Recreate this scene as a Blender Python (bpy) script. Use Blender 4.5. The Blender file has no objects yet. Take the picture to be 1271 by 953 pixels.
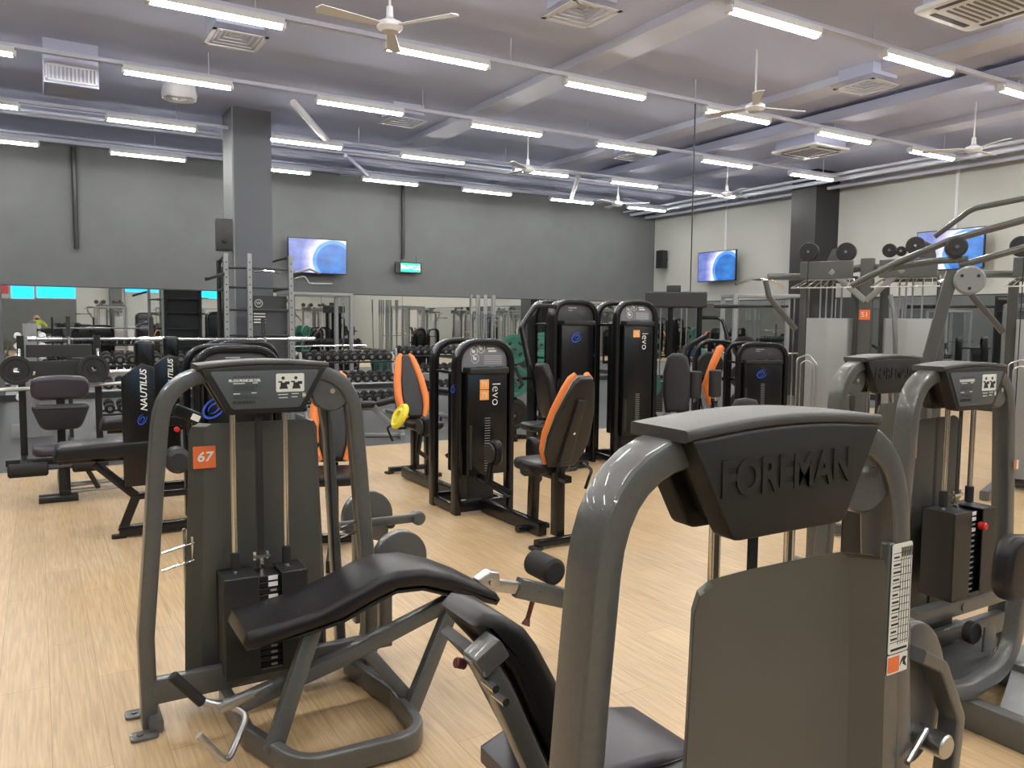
import bpy, bmesh, math, random
from mathutils import Vector, Matrix
random.seed(7)
PI = math.pi
sc = bpy.context.scene
COL = sc.collection
Z3 = Vector((0, 0, 1))

# ------------------------------------------------------------------ materials
MATS = {}
def mat(name, col, rough=.5, metal=0., spec=.5, emit=None, estr=0., bump=0., bscale=200., var=0., vscale=6., coat=0.):
    m = bpy.data.materials.new(name); m.use_nodes = True
    nt = m.node_tree; b = nt.nodes['Principled BSDF']
    b.inputs['Base Color'].default_value = (*col, 1)
    b.inputs['Roughness'].default_value = rough
    b.inputs['Metallic'].default_value = metal
    b.inputs['Specular IOR Level'].default_value = spec
    b.inputs['Coat Weight'].default_value = coat
    if emit:
        b.inputs['Emission Color'].default_value = (*emit, 1)
        b.inputs['Emission Strength'].default_value = estr
    tc = nt.nodes.new('ShaderNodeTexCoord')
    if bump:
        n = nt.nodes.new('ShaderNodeTexNoise'); n.inputs['Scale'].default_value = bscale
        n.inputs['Detail'].default_value = 3
        bp = nt.nodes.new('ShaderNodeBump'); bp.inputs['Strength'].default_value = bump
        bp.inputs['Distance'].default_value = .002
        nt.links.new(tc.outputs['Object'], n.inputs['Vector'])
        nt.links.new(n.outputs['Fac'], bp.inputs['Height'])
        nt.links.new(bp.outputs['Normal'], b.inputs['Normal'])
    if var:
        n = nt.nodes.new('ShaderNodeTexNoise'); n.inputs['Scale'].default_value = vscale
        n.inputs['Detail'].default_value = 4
        r = nt.nodes.new('ShaderNodeValToRGB')
        r.color_ramp.elements[0].position = .3; r.color_ramp.elements[1].position = .7
        r.color_ramp.elements[0].color = (*[c*(1-var) for c in col], 1)
        r.color_ramp.elements[1].color = (*[min(1, c*(1+var)) for c in col], 1)
        nt.links.new(tc.outputs['Object'], n.inputs['Vector'])
        nt.links.new(n.outputs['Fac'], r.inputs['Fac'])
        nt.links.new(r.outputs['Color'], b.inputs['Base Color'])
    MATS[name] = m
    return m
GREY = mat('grey_powder_coat', (.105, .107, .104), .3, .25, .5, bump=.25, bscale=420, var=.06, vscale=60, coat=.35)
GREYL = mat('light_grey_powder_coat', (.26, .265, .27), .4, .2, .5, bump=.15, bscale=400)
SHEET = mat('grey_sheet_metal', (.098, .098, .088), .38, .3, .5, var=.05, vscale=3)
SILV = mat('silver_shroud_sheet', (.34, .345, .35), .42, .35, .5, var=.05, vscale=3)
BLK = mat('black_plastic', (.013, .013, .014), .42, bump=.1, bscale=600)
BLKT = mat('textured_black_plastic', (.014, .014, .013), .45, spec=.35, bump=.45, bscale=500)
LIDM = mat('pebbled_black_sheen', (.03, .03, .029), .38, spec=.8, bump=.6, bscale=450)  # hood plastic lightened and glossed for the grazing sheen on the lid
BGL = mat('glossy_black_metal', (.007, .007, .008), .22, .0, .45)
BMET = mat('black_powder_coat', (.012, .012, .013), .35, .1, .5)
DST = mat('dark_steel', (.036, .036, .036), .4, .4)
RUB = mat('black_rubber', (.013, .013, .013), .65)
FOAM = mat('black_foam', (.016, .015, .016), .8)
VIN = mat('black_vinyl', (.011, .010, .012), .36, spec=.35, bump=.12, bscale=260)
VING = mat('charcoal_vinyl', (.028, .028, .031), .45, spec=.35, bump=.15, bscale=260)
VINP = mat('charcoal_purple_vinyl', (.042, .036, .05), .36, bump=.1, bscale=260)
ORA = mat('orange_vinyl', (.85, .23, .05), .45)
ORT = mat('orange_tag', (.82, .17, .045), .5)
ORL = mat('pale_orange_tag', (.9, .38, .1), .5)
WHT = mat('white_print', (.8, .8, .78), .5)
LBL = mat('white_label', (.72, .72, .66), .45)
INK = mat('black_ink', (.02, .02, .02), .6)
GRYP = mat('grey_print', (.35, .36, .37), .5)
PANL = mat('slate_panel', (.075, .085, .09), .4)
PAND = mat('dark_panel', (.05, .05, .055), .35)
CHR = mat('chrome', (.75, .75, .74), .16, 1.)
STL = mat('brushed_steel', (.5, .5, .5), .32, 1.)
BLU = mat('blue_print', (.03, .09, .6), .4)
YEL = mat('yellow_rubber', (.8, .68, .03), .5)
GRN = mat('green_rubber', (.035, .16, .12), .5)
BLR = mat('blue_rubber', (.03, .08, .25), .5)
RED = mat('red_plastic', (.6, .02, .02), .35)
WPL = mat('white_plastic', (.72, .72, .74), .45)
GRIL = mat('grille_grey', (.2, .2, .22), .6)
TUBE = mat('lit_tube', (1, 1, 1), .5, emit=(1., .985, .93), estr=62.)
IRON = mat('cast_iron', (.02, .02, .021), .5, .2)
LIME = mat('lime_fabric', (.42, .6, .04), .8)
BUR = mat('dark_red_plastic', (.09, .02, .02), .5)
SKIN = mat('skin', (.5, .3, .22), .55)
HAIR = mat('dark_hair', (.02, .014, .01), .6)
TROU = mat('dark_trousers', (.02, .02, .026), .8)

# ------------------------------------------------------------------ mesh builder
def M_(loc=(0, 0, 0), rx=0, ry=0, rz=0):
    return Matrix.Translation(loc) @ Matrix.Rotation(rz, 4, 'Z') @ Matrix.Rotation(ry, 4, 'Y') @ Matrix.Rotation(rx, 4, 'X')
def fillet(pts, r, seg=5):
    pts = [Vector(p) for p in pts]; out = [pts[0]]
    for i in range(1, len(pts)-1):
        ri = r[i] if isinstance(r, (list, tuple)) else r
        a, p, b = pts[i-1], pts[i], pts[i+1]
        u = (a-p); v = (b-p); lu, lv = u.length, v.length
        u.normalize(); v.normalize()
        ang = u.angle(v)
        if ri <= 0 or ang > PI-.02: out.append(p); continue
        t = min(ri/math.tan(ang/2), lu*.49, lv*.49)
        s, e = p+u*t, p+v*t
        for k in range(seg+1):
            w = k/seg
            out.append(s*(1-w)**2 + p*2*w*(1-w) + e*w*w)
    out.append(pts[-1]); return out
def rrect(w, h, r, seg=3):
    o = []
    for cx, cy, a0 in ((w/2-r, h/2-r, 0), (-w/2+r, h/2-r, 90), (-w/2+r, -h/2+r, 180), (w/2-r, -h/2+r, 270)):
        for k in range(seg+1):
            a = math.radians(a0+90*k/seg); o.append((cx+r*math.cos(a), cy+r*math.sin(a)))
    return o
def circ(r, n=12, ry=None): return [(r*math.cos(2*PI*k/n), (ry or r)*math.sin(2*PI*k/n)) for k in range(n)]
class MB:
    def __init__(s): s.v = []; s.f = []
    def add(s, vs, fs, M=None):
        o = len(s.v)
        s.v += [tuple(M @ Vector(v)) if M else tuple(v) for v in vs]
        s.f += [tuple(i+o for i in f) for f in fs]; return s
    def box(s, x0, x1, y0, y1, z0, z1, M=None):
        v = [(x, y, z) for z in (z0, z1) for y in (y0, y1) for x in (x0, x1)]
        return s.add(v, [(0, 2, 3, 1), (4, 5, 7, 6), (0, 1, 5, 4), (2, 6, 7, 3), (0, 4, 6, 2), (1, 3, 7, 5)], M)
    def puff(s, outline, t, r, M=None, seg=3):
        """outline (x,y) extruded along z, centred, edges rounded by r"""
        n = len(outline)
        area = sum(outline[i][0]*outline[(i+1) % n][1]-outline[(i+1) % n][0]*outline[i][1] for i in range(n))
        if area < 0: outline = outline[::-1]
        P = [Vector(p) for p in outline]; N = []
        for i in range(n):
            a = (P[i]-P[i-1]); b = (P[(i+1) % n]-P[i])
            na = Vector((a.y, -a.x)); nb = Vector((b.y, -b.x))
            if na.length: na.normalize()
            if nb.length: nb.normalize()
            m = na+nb
            if m.length < 1e-6: m = na
            m.normalize(); c = max(.5, m.dot(na)); N.append(m/c)
        rings = []
        sg = seg if r > 0 else 0
        for k in range(sg+1):
            a = (PI/2)*k/max(sg, 1) if r > 0 else 0
            ins = r*(1-math.sin(a)) if r > 0 else 0
            z = -t/2+(r*(1-math.cos(a)) if r > 0 else 0)
            rings.append((ins, z))
        rings += [(i_, -z_) for i_, z_ in rings[::-1]] if r > 0 else [(0, t/2)]
        vs = []
        for ins, z in rings:
            for i in range(n): q = P[i]-N[i]*ins; vs.append((q.x, q.y, z))
        fs = []
        for k in range(len(rings)-1):
            for i in range(n):
                j = (i+1) % n; fs.append((k*n+i, k*n+j, (k+1)*n+j, (k+1)*n+i))
        fs.append(tuple(range(n))[::-1]); fs.append(tuple((len(rings)-1)*n+i for i in range(n)))
        return s.add(vs, fs, M)
    def sweep(s, path, prof, bn=None, closed=False, cap=True, scale=None):
        P = [Vector(p) for p in path]; n = len(P); m = len(prof); vs = []
        T = []
        for i in range(n):
            if closed: a = (P[i]-P[i-1]).normalized(); b = (P[(i+1) % n]-P[i]).normalized()
            else:
                a = (P[i]-P[i-1]).normalized() if i else (P[1]-P[0]).normalized()
                b = (P[i+1]-P[i]).normalized() if i < n-1 else a
            t = (a+b); t = t.normalized() if t.length > 1e-5 else a
            T.append((t, max(.35, t.dot(a))))
        if bn is not None: bn = Vector(bn).normalized()
        ref = None
        for i in range(n):
            t, c = T[i]
            if bn is not None: B = bn; Nn = B.cross(t).normalized()
            else:
                if ref is None:
                    ref = Vector((0, 0, 1)) if abs(t.z) < .9 else Vector((1, 0, 0))
                ref = (ref-t*ref.dot(t)).normalized(); B = ref; Nn = B.cross(t).normalized(); 
            k = scale[i] if scale else 1
            for (x, y) in prof:
                off = (Nn*x/c if bn is not None else Nn*x)+B*y
                vs.append(P[i]+off*k)
        fs = []
        for i in range(n if closed else n-1):
            j = (i+1) % n
            for k in range(m):
                l = (k+1) % m; fs.append((i*m+k, i*m+l, j*m+l, j*m+k))
        if cap and not closed:
            fs.append(tuple(range(m))[::-1]); fs.append(tuple((n-1)*m+k for k in range(m)))
        return s.add(vs, fs)
    def tube(s, path, r, n=10, closed=False): return s.sweep(path, circ(r, n), closed=closed)
    def bar(s, path, w, d, bn, r=.008, closed=False): return s.sweep(path, rrect(w, d, min(r, w*.45, d*.45), 2), bn, closed)
    def cyl(s, a, b, r, n=20, r2=None, bev=0.):
        a = Vector(a); b = Vector(b); r2 = r if r2 is None else r2
        t = (b-a).normalized()
        if bev: return s.sweep([a, a+t*bev, b-t*bev, b], circ(1, n), scale=[r-bev, r, r2, r2-bev])
        return s.sweep([a, b], circ(1, n), scale=[r, r2])
    def lathe(s, prof, M=None, n=24):
        vs = []; m = len(prof)
        for k in range(n):
            a = 2*PI*k/n
            for r, z in prof: vs.append((r*math.cos(a), r*math.sin(a), z))
        fs = []
        for k in range(n):
            l = (k+1) % n
            for i in range(m-1): fs.append((k*m+i, l*m+i, l*m+i+1, k*m+i+1))
        return s.add(vs, fs, M)
    def mesh(s, name, m, smooth=35):
        me = bpy.data.meshes.new(name); me.from_pydata(s.v, [], s.f)
        bm = bmesh.new(); bm.from_mesh(me); bmesh.ops.remove_doubles(bm, verts=bm.verts, dist=1e-6)
        bmesh.ops.recalc_face_normals(bm, faces=bm.faces); bm.to_mesh(me); bm.free()
        for p in me.polygons: p.use_smooth = True
        me.set_sharp_from_angle(angle=math.radians(smooth))
        me.materials.append(m); return me
def obj(name, mb, m, parent=None, bevel=0., smooth=35, label=None):
    o = bpy.data.objects.new(name, mb.mesh(name, m, smooth)); COL.objects.link(o)
    if parent is not None: o.parent = parent
    if bevel:
        b = o.modifiers.new('bevel', 'BEVEL'); b.width = bevel; b.segments = 2; b.limit_method = 'ANGLE'; b.angle_limit = .7
        b.harden_normals = False
    if label: o['label'] = label
    return o
def tag(o, label, cat, group=None, kind=None):
    if label: o['label'] = label
    if cat: o['category'] = cat
    if group: o['group'] = group
    if kind: o['kind'] = kind
    return o
def thing(name, label, cat, loc=(0, 0, 0), rz=0, group=None):
    o = bpy.data.objects.new(name, None); COL.objects.link(o); o.empty_display_size = .1
    o.location = loc; o.rotation_euler = (0, 0, rz)
    return tag(o, label, cat, group)
def struct(name, mb, m, bevel=0.):
    o = obj(name, mb, m, None, bevel); o['kind'] = 'structure'; return o
KIDS = {}
def copy_tree(o, label=None, loc=None, rz=None, group=None):
    def rec(a, par):
        c = a.copy(); COL.objects.link(c)
        if par is not None: c.parent = par
        for k in [x for x in bpy.data.objects if x.parent == a and x != c]: rec(k, c)
        return c
    c = rec(o, None)
    if label: c['label'] = label
    if loc is not None: c.location = loc
    if rz is not None: c.rotation_euler = (0, 0, rz)
    if group: c['group'] = group
    return c
def text(name, s, size, M, m, parent, depth=.0015, bold=0., sx=1., shear=0., align='CENTER', label=None):
    cu = bpy.data.curves.new(name, 'FONT'); cu.body = s; cu.size = size; cu.extrude = depth; cu.offset = bold
    cu.align_x = align; cu.align_y = 'CENTER'; cu.shear = shear; cu.resolution_u = 3
    t = bpy.data.objects.new(name, cu); COL.objects.link(t)
    dg = bpy.context.evaluated_depsgraph_get(); dg.update()
    me = bpy.data.meshes.new_from_object(t.evaluated_get(dg)); me.name = name
    bpy.data.objects.remove(t); bpy.data.curves.remove(cu)
    me.transform(M @ Matrix.Diagonal((sx, 1, 1, 1))); me.materials.clear(); me.materials.append(m)
    o = bpy.data.objects.new(name, me); COL.objects.link(o)
    if parent is not None: o.parent = parent
    if label: o['label'] = label
    return o
# frame matrices for flat things on a face: FRONT looks toward -y, BACK looks toward +y, LEFTF toward -x
def FR(x, y, z, rot=0): return M_((x, y, z), rx=PI/2) @ Matrix.Rotation(rot, 4, 'Z')
def BK(x, y, z, rot=0): return M_((x, y, z), rx=PI/2, rz=PI) @ Matrix.Rotation(rot, 4, 'Z')
def LF(x, y, z, rot=0): return M_((x, y, z), rx=PI/2, rz=-PI/2) @ Matrix.Rotation(rot, 4, 'Z')
def plate(w, h, t, M, r=.004, mb=None):
    mb = mb or MB(); return mb.puff(rrect(w, h, r), t, 0, M)
# ------------------------------------------------------------------ the room
XW, XE, YS, YN, HC = -6.5, 15.5, -10., 17.9, 5.0
MT = 2.2          # top of the mirrors
def floor_mat():
    m = bpy.data.materials.new('oak_laminate'); m.use_nodes = True; nt = m.node_tree; b = nt.nodes['Principled BSDF']
    tc = nt.nodes.new('ShaderNodeTexCoord'); mp = nt.nodes.new('ShaderNodeMapping')
    mp.inputs['Rotation'].default_value = (0, 0, PI/2)
    nt.links.new(tc.outputs['Object'], mp.inputs['Vector'])
    br = nt.nodes.new('ShaderNodeTexBrick'); br.inputs['Scale'].default_value = 1
    br.inputs['Brick Width'].default_value = 1.3; br.inputs['Row Height'].default_value = .19
    br.inputs['Mortar Size'].default_value = .0012; br.offset = .37
    br.inputs['Color1'].default_value = (.62, .445, .255, 1); br.inputs['Color2'].default_value = (.545, .385, .215, 1)
    br.inputs['Mortar'].default_value = (.33, .22, .13, 1)
    nt.links.new(mp.outputs['Vector'], br.inputs['Vector'])
    m2 = nt.nodes.new('ShaderNodeMapping'); m2.inputs['Scale'].default_value = (34, 1.6, 1)
    nt.links.new(tc.outputs['Object'], m2.inputs['Vector'])
    n = nt.nodes.new('ShaderNodeTexNoise'); n.inputs['Scale'].default_value = 2.2; n.inputs['Detail'].default_value = 6
    n.inputs['Distortion'].default_value = .4
    nt.links.new(m2.outputs['Vector'], n.inputs['Vector'])
    mx = nt.nodes.new('ShaderNodeMix'); mx.data_type = 'RGBA'; mx.blend_type = 'MULTIPLY'; mx.inputs[0].default_value = .75
    rp = nt.nodes.new('ShaderNodeValToRGB'); rp.color_ramp.elements[0].position = .3; rp.color_ramp.elements[1].position = .68
    rp.color_ramp.elements[0].color = (.68, .64, .6, 1); rp.color_ramp.elements[1].color = (1.08, 1.08, 1.06, 1)
    nt.links.new(n.outputs['Fac'], rp.inputs['Fac'])
    nt.links.new(br.outputs['Color'], mx.inputs[6]); nt.links.new(rp.outputs['Color'], mx.inputs[7])
    n3 = nt.nodes.new('ShaderNodeTexNoise'); n3.inputs['Scale'].default_value = .9; n3.inputs['Detail'].default_value = 2
    nt.links.new(tc.outputs['Object'], n3.inputs['Vector'])
    mr = nt.nodes.new('ShaderNodeMapRange'); mr.inputs['To Min'].default_value = .26; mr.inputs['To Max'].default_value = .42
    nt.links.new(n3.outputs['Fac'], mr.inputs['Value']); nt.links.new(mr.outputs['Result'], b.inputs['Roughness'])
    nt.links.new(mx.outputs[2], b.inputs['Base Color']); b.inputs['Specular IOR Level'].default_value = .5
    bp = nt.nodes.new('ShaderNodeBump'); bp.inputs['Strength'].default_value = .08; bp.inputs['Distance'].default_value = .001
    nt.links.new(n.outputs['Fac'], bp.inputs['Height']); nt.links.new(bp.outputs['Normal'], b.inputs['Normal'])
    return m
WOOD = floor_mat()
RUBF = mat('rubber_floor', (.052, .052, .055), .42, bump=.3, bscale=120, var=.25, vscale=25)
CEIL = mat('grey_ceiling_haze_tint', (.50, .53, .70), .85, var=.02, vscale=.6)  # grey paint, with bluish lens haze mixed into the colour
BEAM = mat('grey_painted_beam', (.58, .6, .72), .7)
WDK = mat('dark_grey_wall_paint', (.13, .136, .134), .6, var=.05, vscale=2)
WLT = mat('pale_wall_paint', (.5, .5, .465), .7, var=.02, vscale=1.5)
COLM = mat('slate_column_paint', (.1, .105, .12), .6)
COLL = mat('slate_column_lit', (.24, .25, .26), .6)  # column paint made paler for its lit side
MIR = mat('mirror_glass', (.86, .88, .87), .015, 1.)
TRI = mat('aluminium_trim', (.6, .6, .6), .35, 1.)
CYA = mat('sky_blue_lit_panel', (.02, .5, .9), .5, emit=(.0, .5, .9), estr=1.3)
CYB = mat('cyan_frame', (.6, .9, .95), .5)

struct('floor', MB().box(XW, XE, YS, 9.56, -.1, 0), WOOD)
fr = struct('floor_rubber', MB().box(XW, XE, 9.585, YN, -.1, 0.0), RUBF)
struct('trim_1', MB().box(XW, XE, 9.56, 9.585, -.1, .004), TRI)
struct('ceiling', MB().box(XW, XE, YS, YN, HC, HC+.1), CEIL)
nb = MB().box(XW, XE, YN, YN+.2, 0, HC)
struct('wall_north', nb, WDK)
struct('wall_east', MB().box(XE, XE+.2, YS, YN, 0, HC), WLT)
struct('wall_west', MB().box(XW-.2, XW, YS, YN, 0, HC), WDK)
struct('wall_south', MB().box(XW, XE, YS-.2, YS, 0, HC), WLT)
# dark section on the south wall with lit sky blue panels over it (seen in the mirror)
struct('trim_2', MB().box(XW, 1.75, YS, YS+.06, 0, 2.52), WDK)
k = 0
for x0, x1, z0 in ((-1.04, -.03, 2.5), (.03, 1.75, 2.55), (3.95, 5.6, 2.95), (7.2, 8.7, 2.7), (8.75, 10.2, 2.7)):
    w = thing('light_panel', ['widest sky blue lit panel above the dark lower wall', 'sky blue lit panel beside the pale wall',
              'sky blue lit panel behind the rack', 'sky blue lit panel right of the rig post', 'sky blue lit panel ending behind the tall frames'][k], 'light panel', (0, 0, 0), 0, 'sky blue lit panels high on the wall')
    obj('panel_face', MB().box(x0+.04, x1-.04, YS+.02, YS+.09, z0+.04, 4.3), CYA, w)
    f = MB()
    for a in ((x0, x1, z0, z0+.04), (x0, x1, 4.3, 4.34), (x0, x0+.04, z0, 4.34), (x1-.04, x1, z0, 4.34)):
        f.box(a[0], a[1], YS+.02, YS+.1, a[2], a[3])
    obj('panel_frame', f, CYB, w); k += 1
rs = thing('fire_sign', 'red square wall sign with a white mark', 'sign')
obj('sign_face', MB().box(-1.85, -1.12, YS+.02, YS+.07, 2.75, 3.5), RED, rs)
obj('sign_mark', MB().box(-1.55, -1.42, YS+.07, YS+.08, 2.85, 3.3), WHT, rs)
cb = obj('reception_counter', MB().box(2.6, 4.6, YS+.3, YS+1.0, 0, 1.15).box(2.55, 4.65, YS+.25, YS+1.05, 1.15, 1.2), WPL)
tag(cb, 'white reception counter against the pale wall', 'counter')
dp = struct('column_south', MB().box(3.25, 3.8, YS, YS+.5, 1.9, HC), WDK)

# wall mirrors
edges = [-.55, 1.55, 3.6, 5.6, 7.6, 9.6, 11.6, 13.6, 15.46]
for a, b in zip(edges[:-1], edges[1:]):
    o = obj('wall_mirror', MB().box(a+.004, b-.004, YN-.02, YN, .12, MT), MIR)
    tag(o, 'tall mirror panel on the dark back wall, joined edge to edge with others', 'mirror', 'mirror panels along the dark back wall')
ey = [1.2, 3.4, 5.6, 7.8, 10., 11.68]
ex = list(zip(ey[:-1], ey[1:]))+[(12.42, 14.3), (14.3, 16.1), (16.1, 17.86)]
for a, b in ex:
    o = obj('wall_mirror', MB().box(XE-.02, XE, a+.004, b-.004, .12, MT), MIR)
    tag(o, 'tall mirror panel on the pale right wall below the televisions', 'mirror', 'mirror panels along the pale right wall')
struct('trim_3', MB().box(-.55, XE, YN-.03, YN, MT, MT+.02), DST)
struct('trim_4', MB().box(XE-.03, XE, 1.2, YN, MT, MT+.02), DST)
struct('baseboard_north', MB().box(XW, XE, YN-.025, YN, 0, .12), DST)
struct('baseboard_east', MB().box(XE-.025, XE, YS, YN, 0, .12), DST)

# columns
c = struct('column_1', MB().box(2.8, 3.4, 13.45, 14.15, 0, HC), COLM)
struct('column_lit_side_1', MB().box(2.775, 2.8, 13.45, 14.15, 0, HC), COLL)  # thin slab that puts the lit left side of the column into colour
c = struct('column_2', MB().box(14.72, XE, 11.72, 12.38, 0, HC), DST)
# south side column (only in the mirrors)
struct('column_3', MB().box(8.6, 9.2, -4.5, -3.9, 0, HC), COLM)

# beams, ducts and pipes under the ceiling
n_ = 0
for x in (6.05, 9.5, 13.):
    n_ += 1; struct('beam_%d' % n_, MB().box(x, x+.45, YS, YN, HC-.1, HC), BEAM)
for y in (-4., 14.9,):
    n_ += 1; struct('beam_%d' % n_, MB().box(XW, XE, y, y+.3, HC-.08, HC), CEIL)
def pipe(name, label, pts, r, m, grp=None):
    o = obj(name, MB().tube(pts, r, 10), m); return tag(o, label, 'pipe', grp)
duct = MB().box(10.75, 11.15, -2, 14.5, 4.78, 4.94)
tag(obj('air_duct', duct, CEIL, None, .01), 'long grey rectangular air duct under the ceiling near the pale wall', 'air duct')
tag(obj('air_duct', MB().box(3.9, 14.0, 15.45, 15.8, 4.78, 4.94), CEIL, None, .01), 'grey rectangular air duct running along the dark back wall', 'air duct')
for i, (x, z, r) in enumerate(((14.3, 4.72, .03), (14.55, 4.66, .045), (14.85, 4.74, .03), (15.1, 4.62, .045))):
    pipe('ceiling_pipe', 'painted service pipe running along the pale wall under the ceiling', [(x, -3, z), (x, YN-.05, z)], r, BEAM, 'service pipes along the pale wall')
for i, (y, z, r) in enumerate(((17.1, 4.86, .03), (16.95, 4.9, .025), (15.0, 4.82, .04), (14.7, 4.8, .03))):
    pipe('ceiling_pipe', 'painted service pipe running along the dark back wall under the ceiling', [(XW+.05, y, z), (XE-1.3, y, z)], r, BEAM, 'service pipes along the dark wall')
pipe('ceiling_pipe', 'bright diagonal pipe crossing under the ceiling beside the slate column', [(3.34, 11.9, 4.78), (4.56, 13.95, 4.7)], .055, WPL)
pipe('ceiling_pipe', 'thin diagonal pipe just beyond the bright diagonal one', [(5.1, 14.7, 4.7), (6.44, 16.8, 4.7)], .04, BEAM)
pipe('ceiling_pipe', 'bright diagonal pipe near the far corner of the ceiling', [(9.9, 13.9, 4.7), (11.6, 16.6, 4.66)], .05, WPL)
pipe('wall_pipe', 'vertical pipe on the dark wall at the left', [(.72, YN-.06, 2.95), (.72, YN-.06, 4.9)], .045, DST)
pipe('wall_pipe', 'vertical pipe on the dark wall above the exit sign', [(7.6, YN-.06, 3.1), (7.6, YN-.06, 4.9)], .04, DST)
for y, l in ((15.1, 'between the television and the corner'), (9.05, 'above the television near the long arms')):
    o = obj('wall_conduit', MB().box(XE-.03, XE, y-.025, y+.025, 3.46 if y < 10 else 3.5, 4.9), WPL); tag(o, 'thin white conduit on the pale wall '+l, 'conduit')

# tube light rows
ROWS = ((-6.2, 'behind the viewer, farthest back'), (-3.1, 'well behind the viewer'), (.0, 'straight overhead'), (2.85, 'just ahead'), (5.7, 'nearest row in the picture'), (8.46, 'second row'), (11.0, 'third row'), (13.7, 'fourth row'), (16.4, 'last row by the dark wall'))
def make_light():
    t = thing('tube_light', 'x', 'ceiling light')
    obj('diffuser', MB().sweep([(-.62, 0, -.02), (-.6, 0, -.02), (.6, 0, -.02), (.62, 0, -.02)], [(x, y*.75) for x, y in circ(.045, 12)], (0, 0, 1)), TUBE, t)
    obj('housing', MB().box(-.64, .64, -.055, .055, .02, .05).box(-.64, .64, -.062, -.05, -.018, .05).box(-.64, .64, .05, .062, -.018, .05), WPL, t)  # side skirts added to keep the tube light off the ceiling
    for a, b in ((-.66, -.615), (.615, .66)): obj('end_cap', MB().box(a, b, -.045, .045, -.05, .02), WPL, t, .008)
    return t
L0 = None
for ri, (y, nm) in enumerate(ROWS):
    tr = obj('lighting_track', MB().box(-5.6, 15.0, y-.03, y+.03, 4.68, 4.73), BEAM)
    tag(tr, 'long slim track carrying a row of tube lights, '+nm, 'track', 'lighting tracks')
    for x in range(-4, 15, 3): obj('hanger', MB().box(x-.006, x+.006, y-.006, y+.006, 4.73, 5.0), BEAM, tr)
    for ci in range(-2, 6):
        x = 1.64+ci*2.4-(.0 if y < 16 else -.25*0)
        if y > 16: x += .25
        if L0 is None: L0 = make_light(); o = L0
        else: o = copy_tree(L0)
        o.location = (x, y, 4.63)
        ordn = ['first', 'second', 'third', 'fourth', 'fifth', 'sixth', 'seventh', 'eighth'][ci+2]
        o['label'] = 'white tube light, %s from the left, %s' % (ordn, nm)
        o['group'] = 'tube lights under the ceiling'

# diffusers
def diffuser(x, y, lab):
    t = thing('air_diffuser', lab, 'air vent', (x, y, 4.76), 0, 'square air diffusers')
    f = MB()
    for k, s in enumerate((.3, .235, .18, .125, .07)):
        z = .0+.018*k; w = .022 if k else .045
        for a in ((-s, s, -s, -s+w), (-s, s, s-w, s), (-s, -s+w, -s, s), (s-w, s, -s, s)): f.box(a[0], a[1], a[2], a[3], z, z+.008)
    obj('louvre', f, WPL, t)
    obj('neck', MB().box(-.26, .26, -.26, .26, .09, .24), CEIL, t)
for x, y, l in ((4.92, 6.9, 'white square diffuser nearest the viewer, top centre'), (2.05, 9.62, 'white square diffuser left of the slate column top'),
                (5.12, 12.03, 'small-looking white diffuser right of the slate column'), (9.6, 6.9, 'white square diffuser near the right, below a tube row'),
                (9.9, 12.1, 'farthest white square diffuser'), (.2, 6.9, 'white square diffuser above the left machines'), (4.9, -4.5, 'white square diffuser behind the viewer')):
    diffuser(x, y, l)
def cassette(x, y, lab):
    t = thing('air_conditioner', lab, 'air conditioner', (x, y, 4.7), 0, 'ceiling cassette air conditioners')
    obj('casing', MB().puff(rrect(.98, .98, .07), .05, .015), WPL, t)
    g = MB()
    for k in range(9): g.box(-.27, .27, -.27+.065*k, -.25+.065*k, -.036, -.024)
    obj('grille', g, GRIL, t)
    s = MB()
    for a in (0, 90, 180, 270): s.box(-.3, .3, .36, .42, -.03, -.022, Matrix.Rotation(math.radians(a), 4, 'Z'))
    obj('air_slot', s, BLK, t)
    obj('body', MB().box(-.42, .42, -.42, .42, .02, .26), CEIL, t)
cassette(8.0, 4.45, 'white ceiling cassette unit cut by the top edge')
cassette(11.97, 9.7, 'white ceiling cassette unit beyond the far right diffuser')
t = thing('duct_grille', 'white slotted grille on the end of a duct at the upper left', 'air vent', (.47, 11.45, 4.6))
g = MB().box(-.28, .28, 0, .02, -.1, -.08).box(-.28, .28, 0, .02, .08, .1).box(-.28, -.26, 0, .02, -.1, .1).box(.26, .28, 0, .02, -.1, .1)
obj('frame', g, WPL, t); g = MB()
for k in range(12): g.box(-.25+.043*k, -.235+.043*k, .0, .03, -.08, .08)
obj('slat', g, WPL, t); obj('duct_box', MB().box(-.3, .3, .02, .7, -.13, .4), CEIL, t)
t = thing('round_diffuser', 'round stepped air outlet near the third light row at left', 'air vent', (1.85, 12.4, 4.72))
obj('ring', MB().lathe([(.02, 0), (.1, .01), (.1, .04), (.16, .0), (.16, .04), (.23, -.0), (.24, .06), (.2, .28), (.02, .28)]), WPL, t)

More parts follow.
